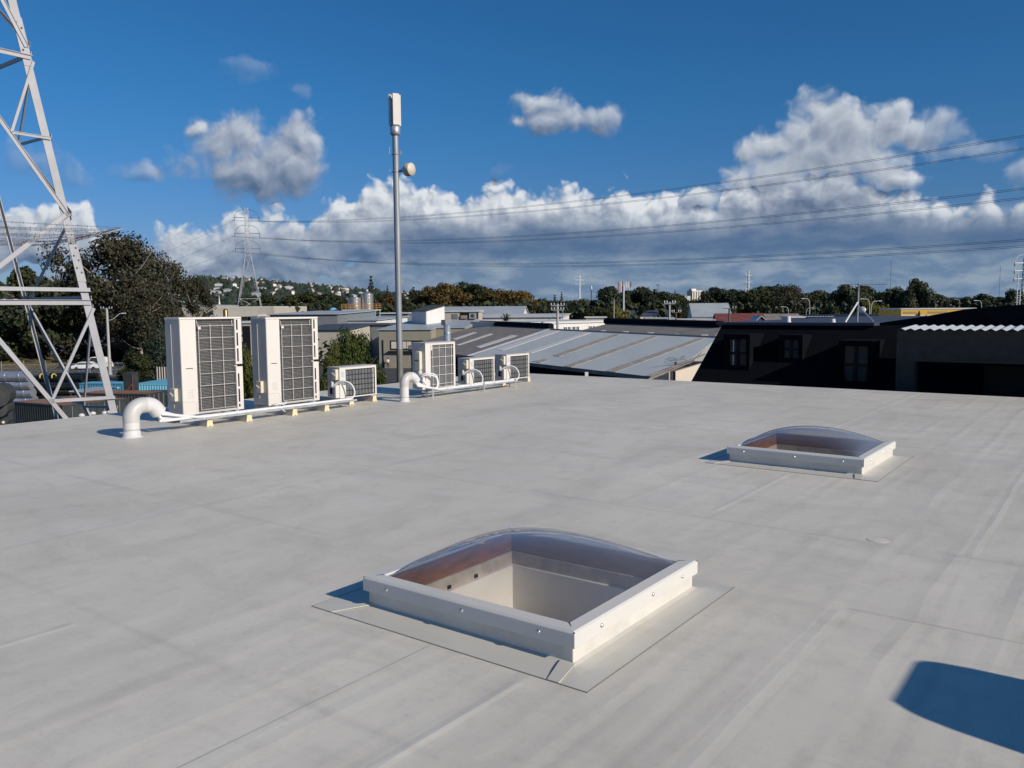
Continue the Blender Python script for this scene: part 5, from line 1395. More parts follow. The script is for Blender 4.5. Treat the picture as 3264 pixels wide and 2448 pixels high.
# ------------------------------------------------------------------ black mansard building
MT = 18.6
def RW(u, v, t): s_, t__, h_ = RS(u, v, t=t); return Vector((s_, t__, h_))
mf = RW(2204, 1214, MT); mtp = RW(2302, 1036, MT+1.5)
ztop = mtp.z
s_l = mf.x; z_l = mf.z
slope = (ztop-z_l)/1.5
mz0 = -8.0; drop = 0
bm_ = rthing('mansard_building', 'black tiled building with steep sloping front and deep-set windows, right of the warehouse', 'building', 0, 0, 0)
sr = RW(2695, 1041, MT+1.5).x; s_end = 24
zr = RW(2695, 1041, MT+1.5).z
zbase = z_l-2.0
# steep front face; left hip leans inwards
kx = (mtp.x-mf.x)/(ztop-z_l)
def lf(z): return mf.x+kx*(z-z_l)
def ty(z): return MT+1.5*(z-z_l)/(ztop-z_l)
mm = MB()
fr = [(lf(zbase), ty(zbase), zbase), (s_end, ty(zbase), zbase), (s_end, ty(ztop), ztop), (lf(ztop), ty(ztop), ztop)]
bk = [(lf(zbase)+0, MT+16, zbase), (s_end, MT+16, zbase), (s_end, MT+16, ztop), (lf(ztop), MT+16, ztop)]
mm.add(fr+bk, [(0,1,2,3),(7,6,5,4),(0,4,5,1),(1,5,6,2),(3,2,6,7),(3,7,4,0)])
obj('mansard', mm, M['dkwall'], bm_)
mm = MB(); mm.box(lf(zbase)+.2, s_end-.2, ty(zbase)+.3, MT+15.8, -8, zbase-.01); obj('wall', mm, M['dkwall'], bm_)
mm = MB(); mm.box(lf(ztop)-.12, RW(2790,1035,MT+1.5).x, ty(ztop)-.12, MT+15.9, ztop+.004, ztop+.07); obj('flat_roof', mm, M['navy'], bm_)
# deep-set windows (u0,u1,v0,v1)
def dormer(u0, u1, v0, v1, cu, cur):
    a = RW(u0, v0, MT+.95); b = RW(u1, v1, MT+.95)
    x0, x1, z1_, z0_ = a.x, b.x, a.z, b.z
    yf = ty(z1_)-.10; yw = yf+.02
    box_ = MB(); y0_ = ty(z0_)-.12; w_ = .09
    # frame box: cheeks, head and sill standing out of the slope
    def pr(x_a, x_b, z_a, z_b): box_.box(x_a, x_b, min(y0_, yf)-.0, ty(z_b)+.25, z_a, z_b)
    pr(x0-w_, x0-.001, z0_-.1, z1_+.12); pr(x1+.001, x1+w_, z0_-.1, z1_+.12); pr(x0-.0, x1+.0, z1_+.001, z1_+.12); pr(x0, x1, z0_-.1, z0_-.001)
    d_ = obj('dormer', box_, M['dkwall'], bm_)
    g_ = bx('window', d_, M['dimglass'], x0, x1, y0_+.10, y0_+.12, z0_, z1_)
    bx('mullion', d_, M['black'], (x0+x1)/2-.035, (x0+x1)/2+.035, y0_+.06, y0_+.099, z0_, z1_)
    bx('transom', d_, M['black'], x0, x1, y0_+.065, y0_+.098, z0_+(z1_-z0_)*.42, z0_+(z1_-z0_)*.42+.06)
    for (f0, f1, h0, h1, mt) in cur:
        c_ = bx('curtain', d_, M[mt], x0+(x1-x0)*f0, x0+(x1-x0)*f1, y0_+.088, y0_+.097, z0_+(z1_-z0_)*h0, z0_+(z1_-z0_)*h1)
dormer(2350, 2408, 1078, 1162, None, [(.24,.30,.02,.95,'cutcore'),(.55,.95,.62,.88,'curtain')])
dormer(2512, 2562, 1082, 1140, None, [(.10,.42,.35,.9,'curtain'),(.56,.98,.0,.95,'curtain')])
dormer(2722, 2796, 1098, 1208, None, [(.12,.40,.0,.35,'curtain'),(.50,.92,.0,.40,'curtain'),(.50,.98,.62,.92,'curtain')])
# big black gable rising to the right
gx = [(2690,1041.5),(2790,1031),(2950,1008),(3080,985),(3264,970),(3500,955)]
mm = MB(); pts = [RW(u, v, MT+1.9) for u, v in gx]
poly = [(pts[0].x, ztop-1.0)]+[(p.x, p.z) for p in pts]+[(pts[-1].x, ztop-1.0)]
mm.prism(poly, MT+1.9, MT+14)
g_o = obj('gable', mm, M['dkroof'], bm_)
# canopy with corrugated zinc and its beam and post
cT = 18.0
cA = RW(2868, 1052, cT); cB = RW(3264, 1068, cT)
zc = cA.z
mm = MB(); n_ = 52; x0, x1 = cA.x-.05, cA.x+9.0
for i in range(n_):
    xa, xb, xc, xd = [x0+(x1-x0)*(i+f)/n_ for f in (0, .5, .62, 1)]
    y0, y1 = cT-.12, cT+1.3; zr_ = .05
    for (p, q_, za_, zb_) in ((xa, xb, .0, .035), (xb, xc, .035, .035), (xc, xd, .035, .0)):
        mm.add([(p, y0, zc+za_), (q_, y0, zc+zb_), (q_, y1, zc+zb_+zr_), (p, y1, zc+za_+zr_)], [(0,1,2,3)])
cn = rthing('veranda', 'beamed veranda with white corrugated top and black recess at the far right', 'veranda', 0, 0, 0)
obj('corrugated_roof', mm, M['zinc2'], cn)
mm = MB(); mm.box(x0, x1, cT, cT+.16, zc-.62, zc-.005); obj('beam', mm, M['dkbeam'], cn)
mm = MB(); mm.box(x0, x0+.34, cT+.001, cT+.34, -8, zc-.621); obj('post', mm, M['dkbeam'], cn)
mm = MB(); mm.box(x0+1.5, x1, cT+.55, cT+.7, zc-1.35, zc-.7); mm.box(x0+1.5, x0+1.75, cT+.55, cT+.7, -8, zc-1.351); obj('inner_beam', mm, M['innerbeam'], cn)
# vents on the flat roof
for u, v0, v1 in ((2513,1017,1036),(2655,1026,1040)):
    p = RW(u, v1, MT+1.9); h_ = RW(u, v0, MT+1.9).z-ztop
    vt_ = rthing('vent_pipe', 'taller white vent pipe on the black building\'s flat roof' if u < 2600 else 'shorter white vent pipe next to the aerial on the black building', 'vent pipe', p.x, MT+1.9, ztop+.07)
    m = MB(); m.lathe([(.07, -.0), (.055, .02), (.05, h_), (.001, h_+.005)], 14); obj('pipe', m, M['pvc'], vt_)
# TV aerial with stays and small dish
ab = RW(2732, 1037, MT+2.4); at_ = RW(2737, 912, MT+2.4)
aer = rthing('tv_aerial', 'television aerial on a stayed mast with a small dish, on the black building', 'aerial', ab.x, MT+2.4, ztop+.07)
Hm = at_.z-ztop
m = MB(); m.tube([(0,0,0),(at_.x-ab.x, 0, Hm)], .022, 8); obj('mast', m, M['galvpole'], aer)
top_ = Vector((at_.x-ab.x, 0, Hm-.04))
hub = RW(2732, 972, MT+2.4); hz = hub.z-ztop
f1_ = RW(2690, 1038, MT+1.7)
m = MB(); m.tube([(f1_.x-ab.x, -.6, .0), (0, 0, hz)], .022, 8); obj('stay', m, M['pvc'], aer)
f2_ = RW(2780, 1030, MT+1.9)
m = MB(); m.tube([(f2_.x-ab.x, -.4, .02), (0, 0, hz-.08)], .018, 8); obj('stay', m, M['galv'], aer)
l_ = RW(2692, 916, MT+2.4); r__ = RW(2822, 914, MT+2.4)
m = MB(); m.tube([(l_.x-ab.x, -.15, l_.z-ztop), (r__.x-ab.x, .3, r__.z-ztop)], .012, 6)
for k in range(12):
    f = .08+k*.075; c_ = Vector((l_.x-ab.x, -.15, l_.z-ztop)).lerp(Vector((r__.x-ab.x, .3, r__.z-ztop)), f); hl = .32-.015*k
    m.tube([c_+Vector((.1*hl, -hl, 0)), c_+Vector((-.1*hl, hl, 0))], .008, 5)
obj('antenna_elements', m, M['galvpole'], aer)
ds = RW(2745, 998, MT+2.2); 
m = MB(); m.lathe([(.001, .04), (.05, .03), (.085, .01), (.09, 0), (.001, .02)], 20, M=Matrix.Translation((ds.x-ab.x, -.12, ds.z-ztop)) @ Matrix.Rotation(RAD(75), 4, 'X')); obj('dish', m, M['plat'], aer)

# ================================================================== NEAR LATTICE TOWER
TA = atan((304-1632)/FP); TDI = 16.5
N0 = Vector((TDI*tan(TA), TDI)); lv = -B2; kv = -A2; RT, W0, KW = .193, 2.32, 2.8
def tcorner(i, j, z):      # i: along the sunlit face, j: along the shaded face; z above eye; tapers along i only
    w_ = W0-RT*z
    p = N0+lv*W0+lv*(w_ if i else -w_)+kv*(KW*j)
    return Vector((p.x, p.y, EYE+z))
tc0 = N0+lv*W0+kv*KW/2
tw_ = thing('lattice_tower', 'pale steel lattice tower rising out of view at the left edge, with barbed wire guard', 'lattice tower', (tc0.x, tc0.y, 0), 0)
def tl(p): return p-Vector((tc0.x, tc0.y, 0))
lv3, kv3 = lv.to_3d(), kv.to_3d()
def sgn(i, j): return (lv3*(1 if i == 0 else -1), kv3*(1 if j == 0 else -1))
for i in (0, 1):
    for j in (0, 1):
        a, b = sgn(i, j); m = MB(); m.angle(tl(tcorner(i, j, -9.6)), tl(tcorner(i, j, 9.6)), .150 if j == 0 else .11, .014, b, a, None if j == 0 else .05)
        lg = obj('leg', m, M['tower'], tw_)
        if (i, j) == (0, 0):
            for zs in (1.02, 4.95):
                m = MB()
                pa_, pb_ = tl(tcorner(0, 0, zs-.42)), tl(tcorner(0, 0, zs+.42))
                off = -(a+b)*.012
                m.angle(pa_+off, pb_+off, .165, .011, a, b)
                sp_ = obj('splice_plate', m, M['tower'], lg)
                m = MB()
                for k in range(3):
                    for q_ in (.05, .12):
                        for nn, dd in ((a, b), (b, a)):
                            c_ = pa_.lerp(pb_, .22+.28*k+(.1 if q_ > .1 else 0))+off+nn*q_-dd*.001
                            m.bar(c_, c_-dd*.018, .026)
                obj('bolts', m, M['insul'], sp_)
zl1, zl2, zm, zl3 = .25, 1.88, 3.30, 4.73
def brace(p, q_, w_, n_in, name='brace', t=.010, flip=False, off=.02):
    w_ *= .82; p, q_ = tl(p), tl(q_); d = (q_-p).normalized(); s_ = d.cross(n_in).normalized()
    if flip: s_ = -s_
    m = MB(); m.angle(p-n_in*off, q_-n_in*off, w_, t, s_, -n_in, w_*.45); return obj(name, m, M['tower'], tw_)
# faces: (corner a, corner b, inward normal)
faces = [((0,0),(1,0), kv3), ((0,1),(1,1), -kv3)]
for (ca, cb, nin) in faces:
    A_f = lambda z, c=ca: tcorner(*c, z); B_f = lambda z, c=cb: tcorner(*c, z)
    mid = lambda z: (A_f(z)+B_f(z))/2
    if ca == (0, 1):        # the rear face carries only light frames
        brace(A_f(zl1), B_f(zl1), .07, nin, 'cross_beam'); brace(A_f(zl3), B_f(zl3), .06, nin, 'cross_beam'); brace(A_f(-4.2), B_f(-4.2), .06, nin, 'cross_beam')
        continue
    brace(A_f(zl1), B_f(zl1), .12, nin, 'cross_beam'); brace(A_f(zl1)+Vector((0,0,.16)), B_f(zl1)+Vector((0,0,.16)), .09, nin, 'cross_beam', flip=True)
    brace(A_f(zl3), B_f(zl3), .10, nin, 'cross_beam')
    brace(A_f(7.6), B_f(7.6), .09, nin, 'cross_beam')
    for E_f in (A_f, B_f):
        bot = E_f(-4.2)
        brace(mid(zl1), bot, .11, nin)
        nd_ = mid(zl1).lerp(bot, .44)
        brace(E_f(zl1-.15), nd_, .075, nin); brace(nd_, E_f(-1.75), .08, nin)
        brace(E_f(-4.2), mid(-9.4), .11, nin)
        brace(mid(zl1), E_f(zl2), .10, nin)
        brace(E_f(zl2), mid(zl3), .09, nin)
        nd2 = E_f(zl2).lerp(mid(zl3), .5)
        brace(E_f(zm), nd2, .065, nin); brace(E_f(zl3-.1), nd2, .065, nin)
        brace(E_f(zl3+.15), mid(7.6), .09, nin)
for i_, nin in ((0, lv3), (1, -lv3)):
    A_f = lambda z, c=i_: tcorner(c, 0, z); B_f = lambda z, c=i_: tcorner(c, 1, z)
    brace(A_f(zl1), B_f(zl1), .10, nin, 'cross_beam'); brace(A_f(zl3), B_f(zl3), .09, nin, 'cross_beam')
    brace(B_f(zl1), A_f(zl2), .10, nin); brace(A_f(zl2), B_f(zl3), .10, nin)
    nd2 = A_f(zl2).lerp(B_f(zl3), .5)
    brace(A_f(zm), nd2, .065, nin); brace(A_f(zl3-.1), nd2, .07, nin)
    brace(A_f(zl3+.15), B_f(7.4), .09, nin)
    brace(B_f(zl1), A_f(-4.2), .10, nin); nd_ = B_f(zl1).lerp(A_f(-4.2), .5)
    brace(A_f(zl1-.1), nd_, .075, nin); brace(nd_, A_f(-1.9), .07, nin); brace(nd_, B_f(-1.9), .07, nin)
    brace(A_f(-4.2), B_f(-9.4), .10, nin)
# barbed wire guard: arms leaning out and strands round them
zg = 1.72; arms = {}
for i in (0, 1):
    for j in (0, 1):
        a, b = sgn(i, j); base = tl(tcorner(i, j, zg-.32)); tip = base-(a+b)*.62+Vector((0,0,.22)); arms[i, j] = (base, tip)
        m = MB(); m.bar(base, tip, .045, .03); obj('guard_arm', m, M['tower'], tw_)
m = MB(); rb_ = random.Random(1)
for k in range(7):
    f = .08+.90*k/6
    ps = [arms[c][0].lerp(arms[c][1], f)+Vector((0,0,.03+.12*(k % 2)*0)) for c in ((0,0),(1,0),(1,1),(0,1))]
    for p, q_ in zip(ps, ps[1:]+ps[:1]):
        sagp = [p.lerp(q_, t_/8)+Vector((0,0,-.05*sin(pi*t_/8)*(1+.5*(k % 3)))) for t_ in range(9)]
        m.tube(sagp, .004, 4)
        for t_ in range(28):
            c_ = p.lerp(q_, (t_+.5)/28)+Vector((0,0,-.05*sin(pi*(t_+.5)/28)*(1+.5*(k % 3)))); m.bar(c_+Vector((rb_.uniform(-.02,.02), 0, -.024)), c_+Vector((rb_.uniform(-.02,.02), 0, .024)), .005)
obj('barbed_wire', m, M['barb'], tw_)

# ================================================================== ANTENNA MAST
MD = 45
mx = PD(1277, 1290, MD); mtop = PD(1270, 420, MD); zbk = mtop.z
mast = thing('antenna_mast', 'tall grey steel pole with panel antennas and a round dish, standing behind the roof edge', 'antenna mast', (mx.x, mx.y, 0))
zs1, zs2 = zat(1277, 1112, MD), zat(1277, 1003, MD)
ztop_m = zat(1270, 428, MD); lean = (PD(1271, 428, MD).x-mx.x)
def lx_(z): return lean*z/ztop_m*.35
m = MB(); m.tube([(0,0,0),(0,0,zs1)], [.20,.175], 24); obj('lower_tube', m, mat('dull_green_grey_tube', (.20,.20,.175), .6, .2, var=.12, scale=2), mast)
m = MB(); m.tube([(0,0,zs1),(0,0,zs2)], [.168,.165], 24); obj('middle_tube', m, M['galvpole'], mast)
m = MB(); m.tube([(0,0,zs2),(0,0,ztop_m)], [.165,.16], 24); obj('upper_tube', m, M['galvpole'], mast)
za0 = ztop_m; za1 = zat(1270, 402, MD)
m = MB(); m.lathe([(.165, za0-.08), (.22, za0-.06), (.27, za0+.02), (.27, za1-.03), (.22, za1)], 24); obj('collar', m, M['galv'], mast)
ztp = zat(1270, 301, MD)
m = MB(); m.tube([(0,0,za1-.05),(0,0,ztp-.1)], .09, 12); obj('spigot', m, M['galvpole'], mast)
for k, (ang) in enumerate((22, 142, 262)):
    a = RAD(ang); c_ = Vector((sin(a)*.2, -cos(a)*.2, 0)); Mx = Matrix.Translation(c_) @ Matrix.Rotation(a, 4, 'Z')
    if k == 0: c_ = c_; 
    m = MB(); m.box(-.17, .17, -.09, .03, za1+.02, ztp, Mx); obj('panel_antenna', m, M['cream'], mast, .015)
    m = MB()
    for z_ in (za1+.25, ztp-.3): m = MB(); m.box(-.05, .05, .032, .14, z_, z_+.08, Mx); obj('clamp', m, M['galv'], mast)
for v in (492, 548):
    z_ = zat(1270, v, MD)
    m = MB(); m.lathe([(.15, z_-.03), (.19, z_-.02), (.19, z_+.02), (.15, z_+.03)], 16); m.box(-.34, .30, -.03, .03, z_-.02, z_+.02); obj('bracket', m, M['galvpole'], mast)
    for sx in (-.33, .28): m = MB(); m.tube([(sx, 0, z_-.03), (sx, 0, z_+(.38 if sx < 0 and v < 500 else .2))], .022, 8); obj('rod', m, M['galvpole'], mast)
z_ = zat(1318, 541, MD); dx = (1318-1274)*MD/FP
dm = Matrix.Translation((dx, -.1, z_)) @ Matrix.Rotation(RAD(58), 4, 'Z') @ Matrix.Rotation(RAD(90), 4, 'X')
m = MB(); m.lathe([(.001, -.30), (.25, -.28), (.325, -.24), (.34, -.22), (.34, .10), (.33, .13), (.001, .15)], 32, M=dm); obj('dish', m, M['creamdish'], mast)
m = MB(); m.tube([(.12, 0, z_-.05), (dx-.05, .1, z_-.05)], .04, 8); m.tube([(.12, 0, z_-.12), (.45, .06, z_+.02)], .03, 8); obj('dish_arm', m, M['insul'], mast)

# ================================================================== DISTANT PYLONS AND POWER LINES
def pylon(name, label, u, vtop, d, wb, arms_, armw, rot=0, thick=.22, mt='whitepole', vb=None, waist=.42, group='electricity pylons'):
    P_ = PD(u, vtop, d); H = P_.z
    e_ = thing(name, label, 'pylon', (P_.x, P_.y, 0), rot, group)
    def hw(f):  # half width by height fraction
        return wb*(1-f/waist)+wb*.16*(f/waist) if f < waist else wb*.16*(1-(f-waist)/(1-waist)*.45)
    m = MB()
    for sx in (-1, 1):
        for sy in (-1, 1):
            for f0, f1 in ((0, waist), (waist, 1)): m.bar((sx*hw(f0), sy*hw(f0), H*f0), (sx*hw(f1), sy*hw(f1), H*f1), thick)
    obj('legs_frame', m, M[mt], e_)
    m = MB(); lv_ = [0, .12, .22, .31, waist]+[waist+(1-waist)*k/8 for k in range(1, 9)]
    for f0, f1 in zip(lv_, lv_[1:]):
        a, b = hw(f0), hw(f1)
        for (x0, y0, x1, y1) in ((-1,-1,1,-1),(1,-1,1,1),(1,1,-1,1),(-1,1,-1,-1)):
            m.bar((x0*a, y0*a, H*f0), (x1*b, y1*b, H*f1), thick*.5); m.bar((x1*a, y1*a, H*f0), (x0*b, y0*b, H*f1), thick*.5)
            if f0 > 0: m.bar((x0*a, y0*a, H*f0), (x1*a, y1*a, H*f0), thick*.5)
    obj('bracing', m, M[mt], e_)
    tips = []
    for v_ in arms_:
        z_ = zat(u, v_, d); m = MB()
        hw_ = hw(min(1, z_/H))
        for sx in (-1, 1):
            m.bar((sx*hw_, 0, z_), (sx*armw, 0, z_), thick*1.1)
            pts = [Vector((sx*armw, 0, z_)), Vector((sx*armw*.85, 0, z_+armw*.38)), Vector((sx*armw*.5, 0, z_+armw*.62)), Vector((sx*hw_, 0, z_+armw*.68))]
            m.tube(spline(pts, 3), thick*.4, 4)
        obj('crossarm', m, M['insul'] if d < 400 else M[mt], e_)
        for sx in (-1, 1):
            mm_ = MB(); mm_.tube([(sx*armw, 0, z_), (sx*armw, 0, z_-armw*.3)], thick*.6, 5); obj('insulator', mm_, M['insul'], e_)
            tips.append((e_.matrix_basis if False else None, sx, z_-armw*.3))
    return e_, P_, armw
PD1 = 290
py, pP, pw_ = pylon('pylon', 'nearest whole lattice pylon, tall, behind the pale industrial building', 785, 662, PD1, 5.6, [694, 744, 793], 4.1, RAD(14), .16, mt='galvlight', waist=.64)
pylon('pylon', 'small far pylon left of the white phone mast', 1848, 878, 900, 5, [892, 905], 6, .3, .32, group='electricity pylons')
pylon('pylon', 'small far pylon rising from dark trees right of the high-rise', 2386, 862, 780, 4, [877, 899, 921], 4.2, .6, .34)
pylon('pylon', 'pale pylon cut off by the right edge of the picture', 3268, 820, 420, 4.5, [838, 862, 888], 6, .2, .35)
# conductors: plan line from the pylon to a tower out of view on the right; sag fitted to the photo
def conductor(label, off, anchors, kend=1.18, r=.028):
    d_ = Vector((.70, -.716)); n_ = Vector((-.716, -.70))*off
    S = Vector((pP.x, pP.y))+n_; En = Vector((190, 0))+n_
    ks, zs = [], []
    for (u, v) in anchors:
        r_ = ray(u, v); tt = r_.x/r_.y; D_ = En-S
        k = (tt*S.y-S.x)/(D_.x-tt*D_.y); y = S.y+D_.y*k; ks.append(k); zs.append(EYE+r_.z/r_.y*y)
    (k0, k1, k2), (z0, z1, z2) = ks, zs
    def z(k): return z0*(k-k1)*(k-k2)/((k0-k1)*(k0-k2))+z1*(k-k0)*(k-k2)/((k1-k0)*(k1-k2))+z2*(k-k0)*(k-k1)/((k2-k0)*(k2-k1))
    pts = []
    for i in range(49):
        k = k0+(.92-k0)*i/48; q = S+(En-S)*k; pts.append(Vector((q.x, q.y, z(k))))
    e_ = thing('power_line', label, 'power line', tuple(pts[0]), 0, 'high voltage lines crossing the sky')
    base = pts[0]
    for dz in (0, .22):
        m = MB(); m.tube([p-base+Vector((0, 0, -dz)) for p in pts], r, 5, caps=False); obj('conductor', m, M['wire'], e_)
conductor('topmost line of the three pairs running right from the nearest whole pylon', 4.1, [(741,702),(2264,585),(3264,431)])
conductor('second line from the top running right from the nearest whole pylon', -4.1, [(816,704),(2264,611),(3264,472)])
conductor('third line from the top, upper one of the middle pair', 4.1, [(740,752),(2264,706),(3264,599)])
conductor('fourth line from the top, lower one of the middle pair', -4.1, [(825,755),(2264,727),(3264,629)])
conductor('fifth line from the top, upper one of the lowest pair', 4.1, [(740,800),(2264,822),(3264,763)])
conductor('sixth and lowest of the lines running right from the pylon', -4.1, [(828,805),(2264,836),(3264,783)])
for i, (va, vb_, lb) in enumerate(((702,860,'upper'),(752,885,'middle'),(800,905,'lower'))):
    a = PD(745, va, PD1); b = PD(330, vb_, 560)
    pts = [a.lerp(b, k/12)+Vector((0,0,-3*sin(pi*k/12))) for k in range(13)]
    e_ = thing('power_line', f'faint {lb} line running left from the nearest whole pylon', 'power line', tuple(a), 0, 'high voltage lines crossing the sky')
    m = MB(); m.tube([p-a for p in pts], .035, 4, caps=False); obj('conductor', m, M['wire'], e_)

# ------------------------------------------------------------------ poles, lamps, masts
def upole(name, label, u, vtop, d, r, mt, arms_=(), ins=False, group=None):
    p = PD(u, vtop, d); e_ = thing(name, label, 'pole', (p.x, p.y, 0), 0, group)
    m = MB(); m.tube([(0,0,0),(0,0,p.z)], [r*1.25, r*.85], 10); obj('pole', m, M[mt], e_)
    for (v, w_) in arms_:
        z_ = zat(u, v, d); m = MB(); m.bar((-w_, -.1, z_), (w_, -.1, z_), .09, .09); obj('crossarm', m, M['woodpole'] if mt == 'woodpole' else M['galvpole'], e_)
        for k in (-.95, -.5, .5, .95):
            m = MB(); m.lathe([(.03, z_+.06), (.07, z_+.09), (.05, z_+.17), (.07, z_+.22), (.03, z_+.28)], 10, cx=k*w_, cy=-.1); obj('insulator', m, M['pvc'], e_)
    return e_, p
upole('utility_pole', 'pale pole with two rows of insulators in front of the white building', 1777, 968, 92, .16, 'pole', ((974,.75),(988,.7)))
e_, p = upole('utility_pole', 'slim concrete pole rising from the right part of the warehouse ridge', 2134, 962, 75, .10, 'pole', ((968,.5),))
upole('utility_pole', 'dark timber pole with crossarm behind the left end of the black building', 2325, 982, 110, .15, 'woodpole', ((983,.85),))
upole('utility_pole', 'low dark timber pole with crossarm right of the concrete pole', 2155, 995, 90, .09, 'woodpole', ((996,.5),))
e_, p = upole('utility_pole', 'timber pole with crossarm right of the lattice tower leg, before tall trees', 340, 982, 128, .2, 'pole', ((983,.9),))
z_ = zat(362, 1012, 128)
m = MB(); m.tube(spline([(0, 0, z_-.5), (1.0, -.1, z_-.2), (1.9, -.15, z_+.5), (2.4, -.2, z_+.6)]), .05, 6); obj('lamp_arm', m, M['whitepole'], e_)
m = MB(); m.box(2.3, 3.0, -.32, -.08, z_+.55, z_+.7); obj('lamp_head', m, M['pvc'], e_, .03)
def lamp(label, u, vtop, d, dirx, double=False):
    p = PD(u, vtop, d); e_ = thing('street_lamp', label, 'street lamp', (p.x, p.y, 0), 0, 'street lamps between the trees')
    H = p.z; m = MB(); m.tube([(0,0,0),(0,0,H*.8)], [.10,.06], 8); obj('pole', m, M['whitepole'], e_)
    for s_ in ((dirx,) if not double else (1,-1)):
        m = MB(); m.tube(spline([(0,0,H*.8),(s_*.1,0,H*.94),(s_*.5,0,H*.995),(s_*1.3,0,H)]), .045, 6); obj('arm', m, M['whitepole'], e_)
        m = MB(); m.box(s_*1.5-.28, s_*1.5+.28, -.12, .12, H-.04, H+.09); obj('lamp_head', m, M['pvc'], e_, .04)
for (u, v, d, dx_, lb) in [(2582,952,170,-1,'street lamp with left-reaching arm before the dark trees'),(2773,953,150,-1,'left-reaching one of the twin street lamps right of the aerial'),(2777,960,140,1,'right-reaching one of the twin street lamps right of the aerial'),
                          (3130,958,180,-1,'street lamp behind the black gable, arm to the left'),(2514,978,190,-1,'low street lamp left of the cream building with blue door'),(2570,982,200,1,'low street lamp right of the low one with left arm'),(3060,954,260,-1,'thin far street lamp above the yellow building'),(2972,962,260,1,'short far lamp behind the yellow building')]:
    lamp(lb, u, v, d, dx_)
# phone mast
p = PD(1988, 905, 235); e_ = thing('phone_mast', 'white phone mast with clustered panel antennas above the yellow-green tree', 'phone mast', (p.x, p.y, 0))
m = MB(); m.tube([(0,0,0),(0,0,p.z-.3)], [.26,.2], 14); obj('pole', m, M['whitepole'], e_)
for k, x_ in enumerate((-1.5, -1.2, -.75, -.3, .7, 1.3, 2.0)):
    h_ = 3.0 if k < 4 else 1.6; m = MB(); m.box(x_-.13, x_+.13, -.2+.25*(k % 2), .02+.25*(k % 2), p.z-h_+.6, p.z+.6); obj('panel_antenna', m, M['pvc'] if k % 3 else M['redroof'], e_)
m = MB(); m.bar((-1.6, .1, p.z-.4), (2.1, .1, p.z-.4), .12); obj('head_frame', m, M['whitepole'], e_)
for (u, v, d, lb, r) in ((1957,952,200,'short blue-grey pole left of the phone mast',.14),(1794,985,150,'thin green pole right of the utility pole with insulators',.08)):
    upole('pole', lb, u, v, d, r, 'galvpole')
q = PD(1885, 923, 1500); e_ = thing('radio_mast', 'tiny red and white radio mast between conifers and dark trees', 'radio mast', (q.x, q.y, 0)); m = MB(); m.tube([(0,0,0),(0,0,q.z)], 1.1, 6); obj('mast', m, M['redroof'], e_); m = MB(); m.lathe([(1.3,q.z),(1.6,q.z+1),(1.3,q.z+6),(.1,q.z+7)], 8); obj('radome', m, M['pvc'], e_)
for (u, v, d, lb) in ((2841,830,420,'hair-thin tall mast left of the dark rounded tree at right'),(3189,848,420,'hair-thin tall mast near the right edge')):
    q = PD(u, v, d); e_ = thing('radio_mast', lb, 'radio mast', (q.x, q.y, 0)); m = MB(); m.tube([(0,0,0),(0,0,q.z)], .09, 5); obj('mast', m, M['insul'], e_)
    m = MB()
    for sx in (-1, 1): m.tube([(sx*14,0,0),(0,0,q.z*.8)], .03, 4)
    obj('guy', m, M['insul'], e_)
# twin white masts at right edge
for u, v, lb in ((3245,872,'white mast pair member, the taller one near the right edge'),(3252,925,'white mast pair member, the shorter one near the right edge')):
    q = PD(u, v, 160); e_ = thing('steel_mast', lb, 'mast', (q.x, q.y, 0)); m = MB(); m.tube([(0,0,0),(0,0,q.z)], .10, 8); obj('mast', m, M['whitepole'], e_)
    m = MB()
    for k in range(6): m.bar((-.35, 0, q.z-1-k*.9), (.35, 0, q.z-1-k*.9), .06)
    obj('rungs', m, M['whitepole'], e_)

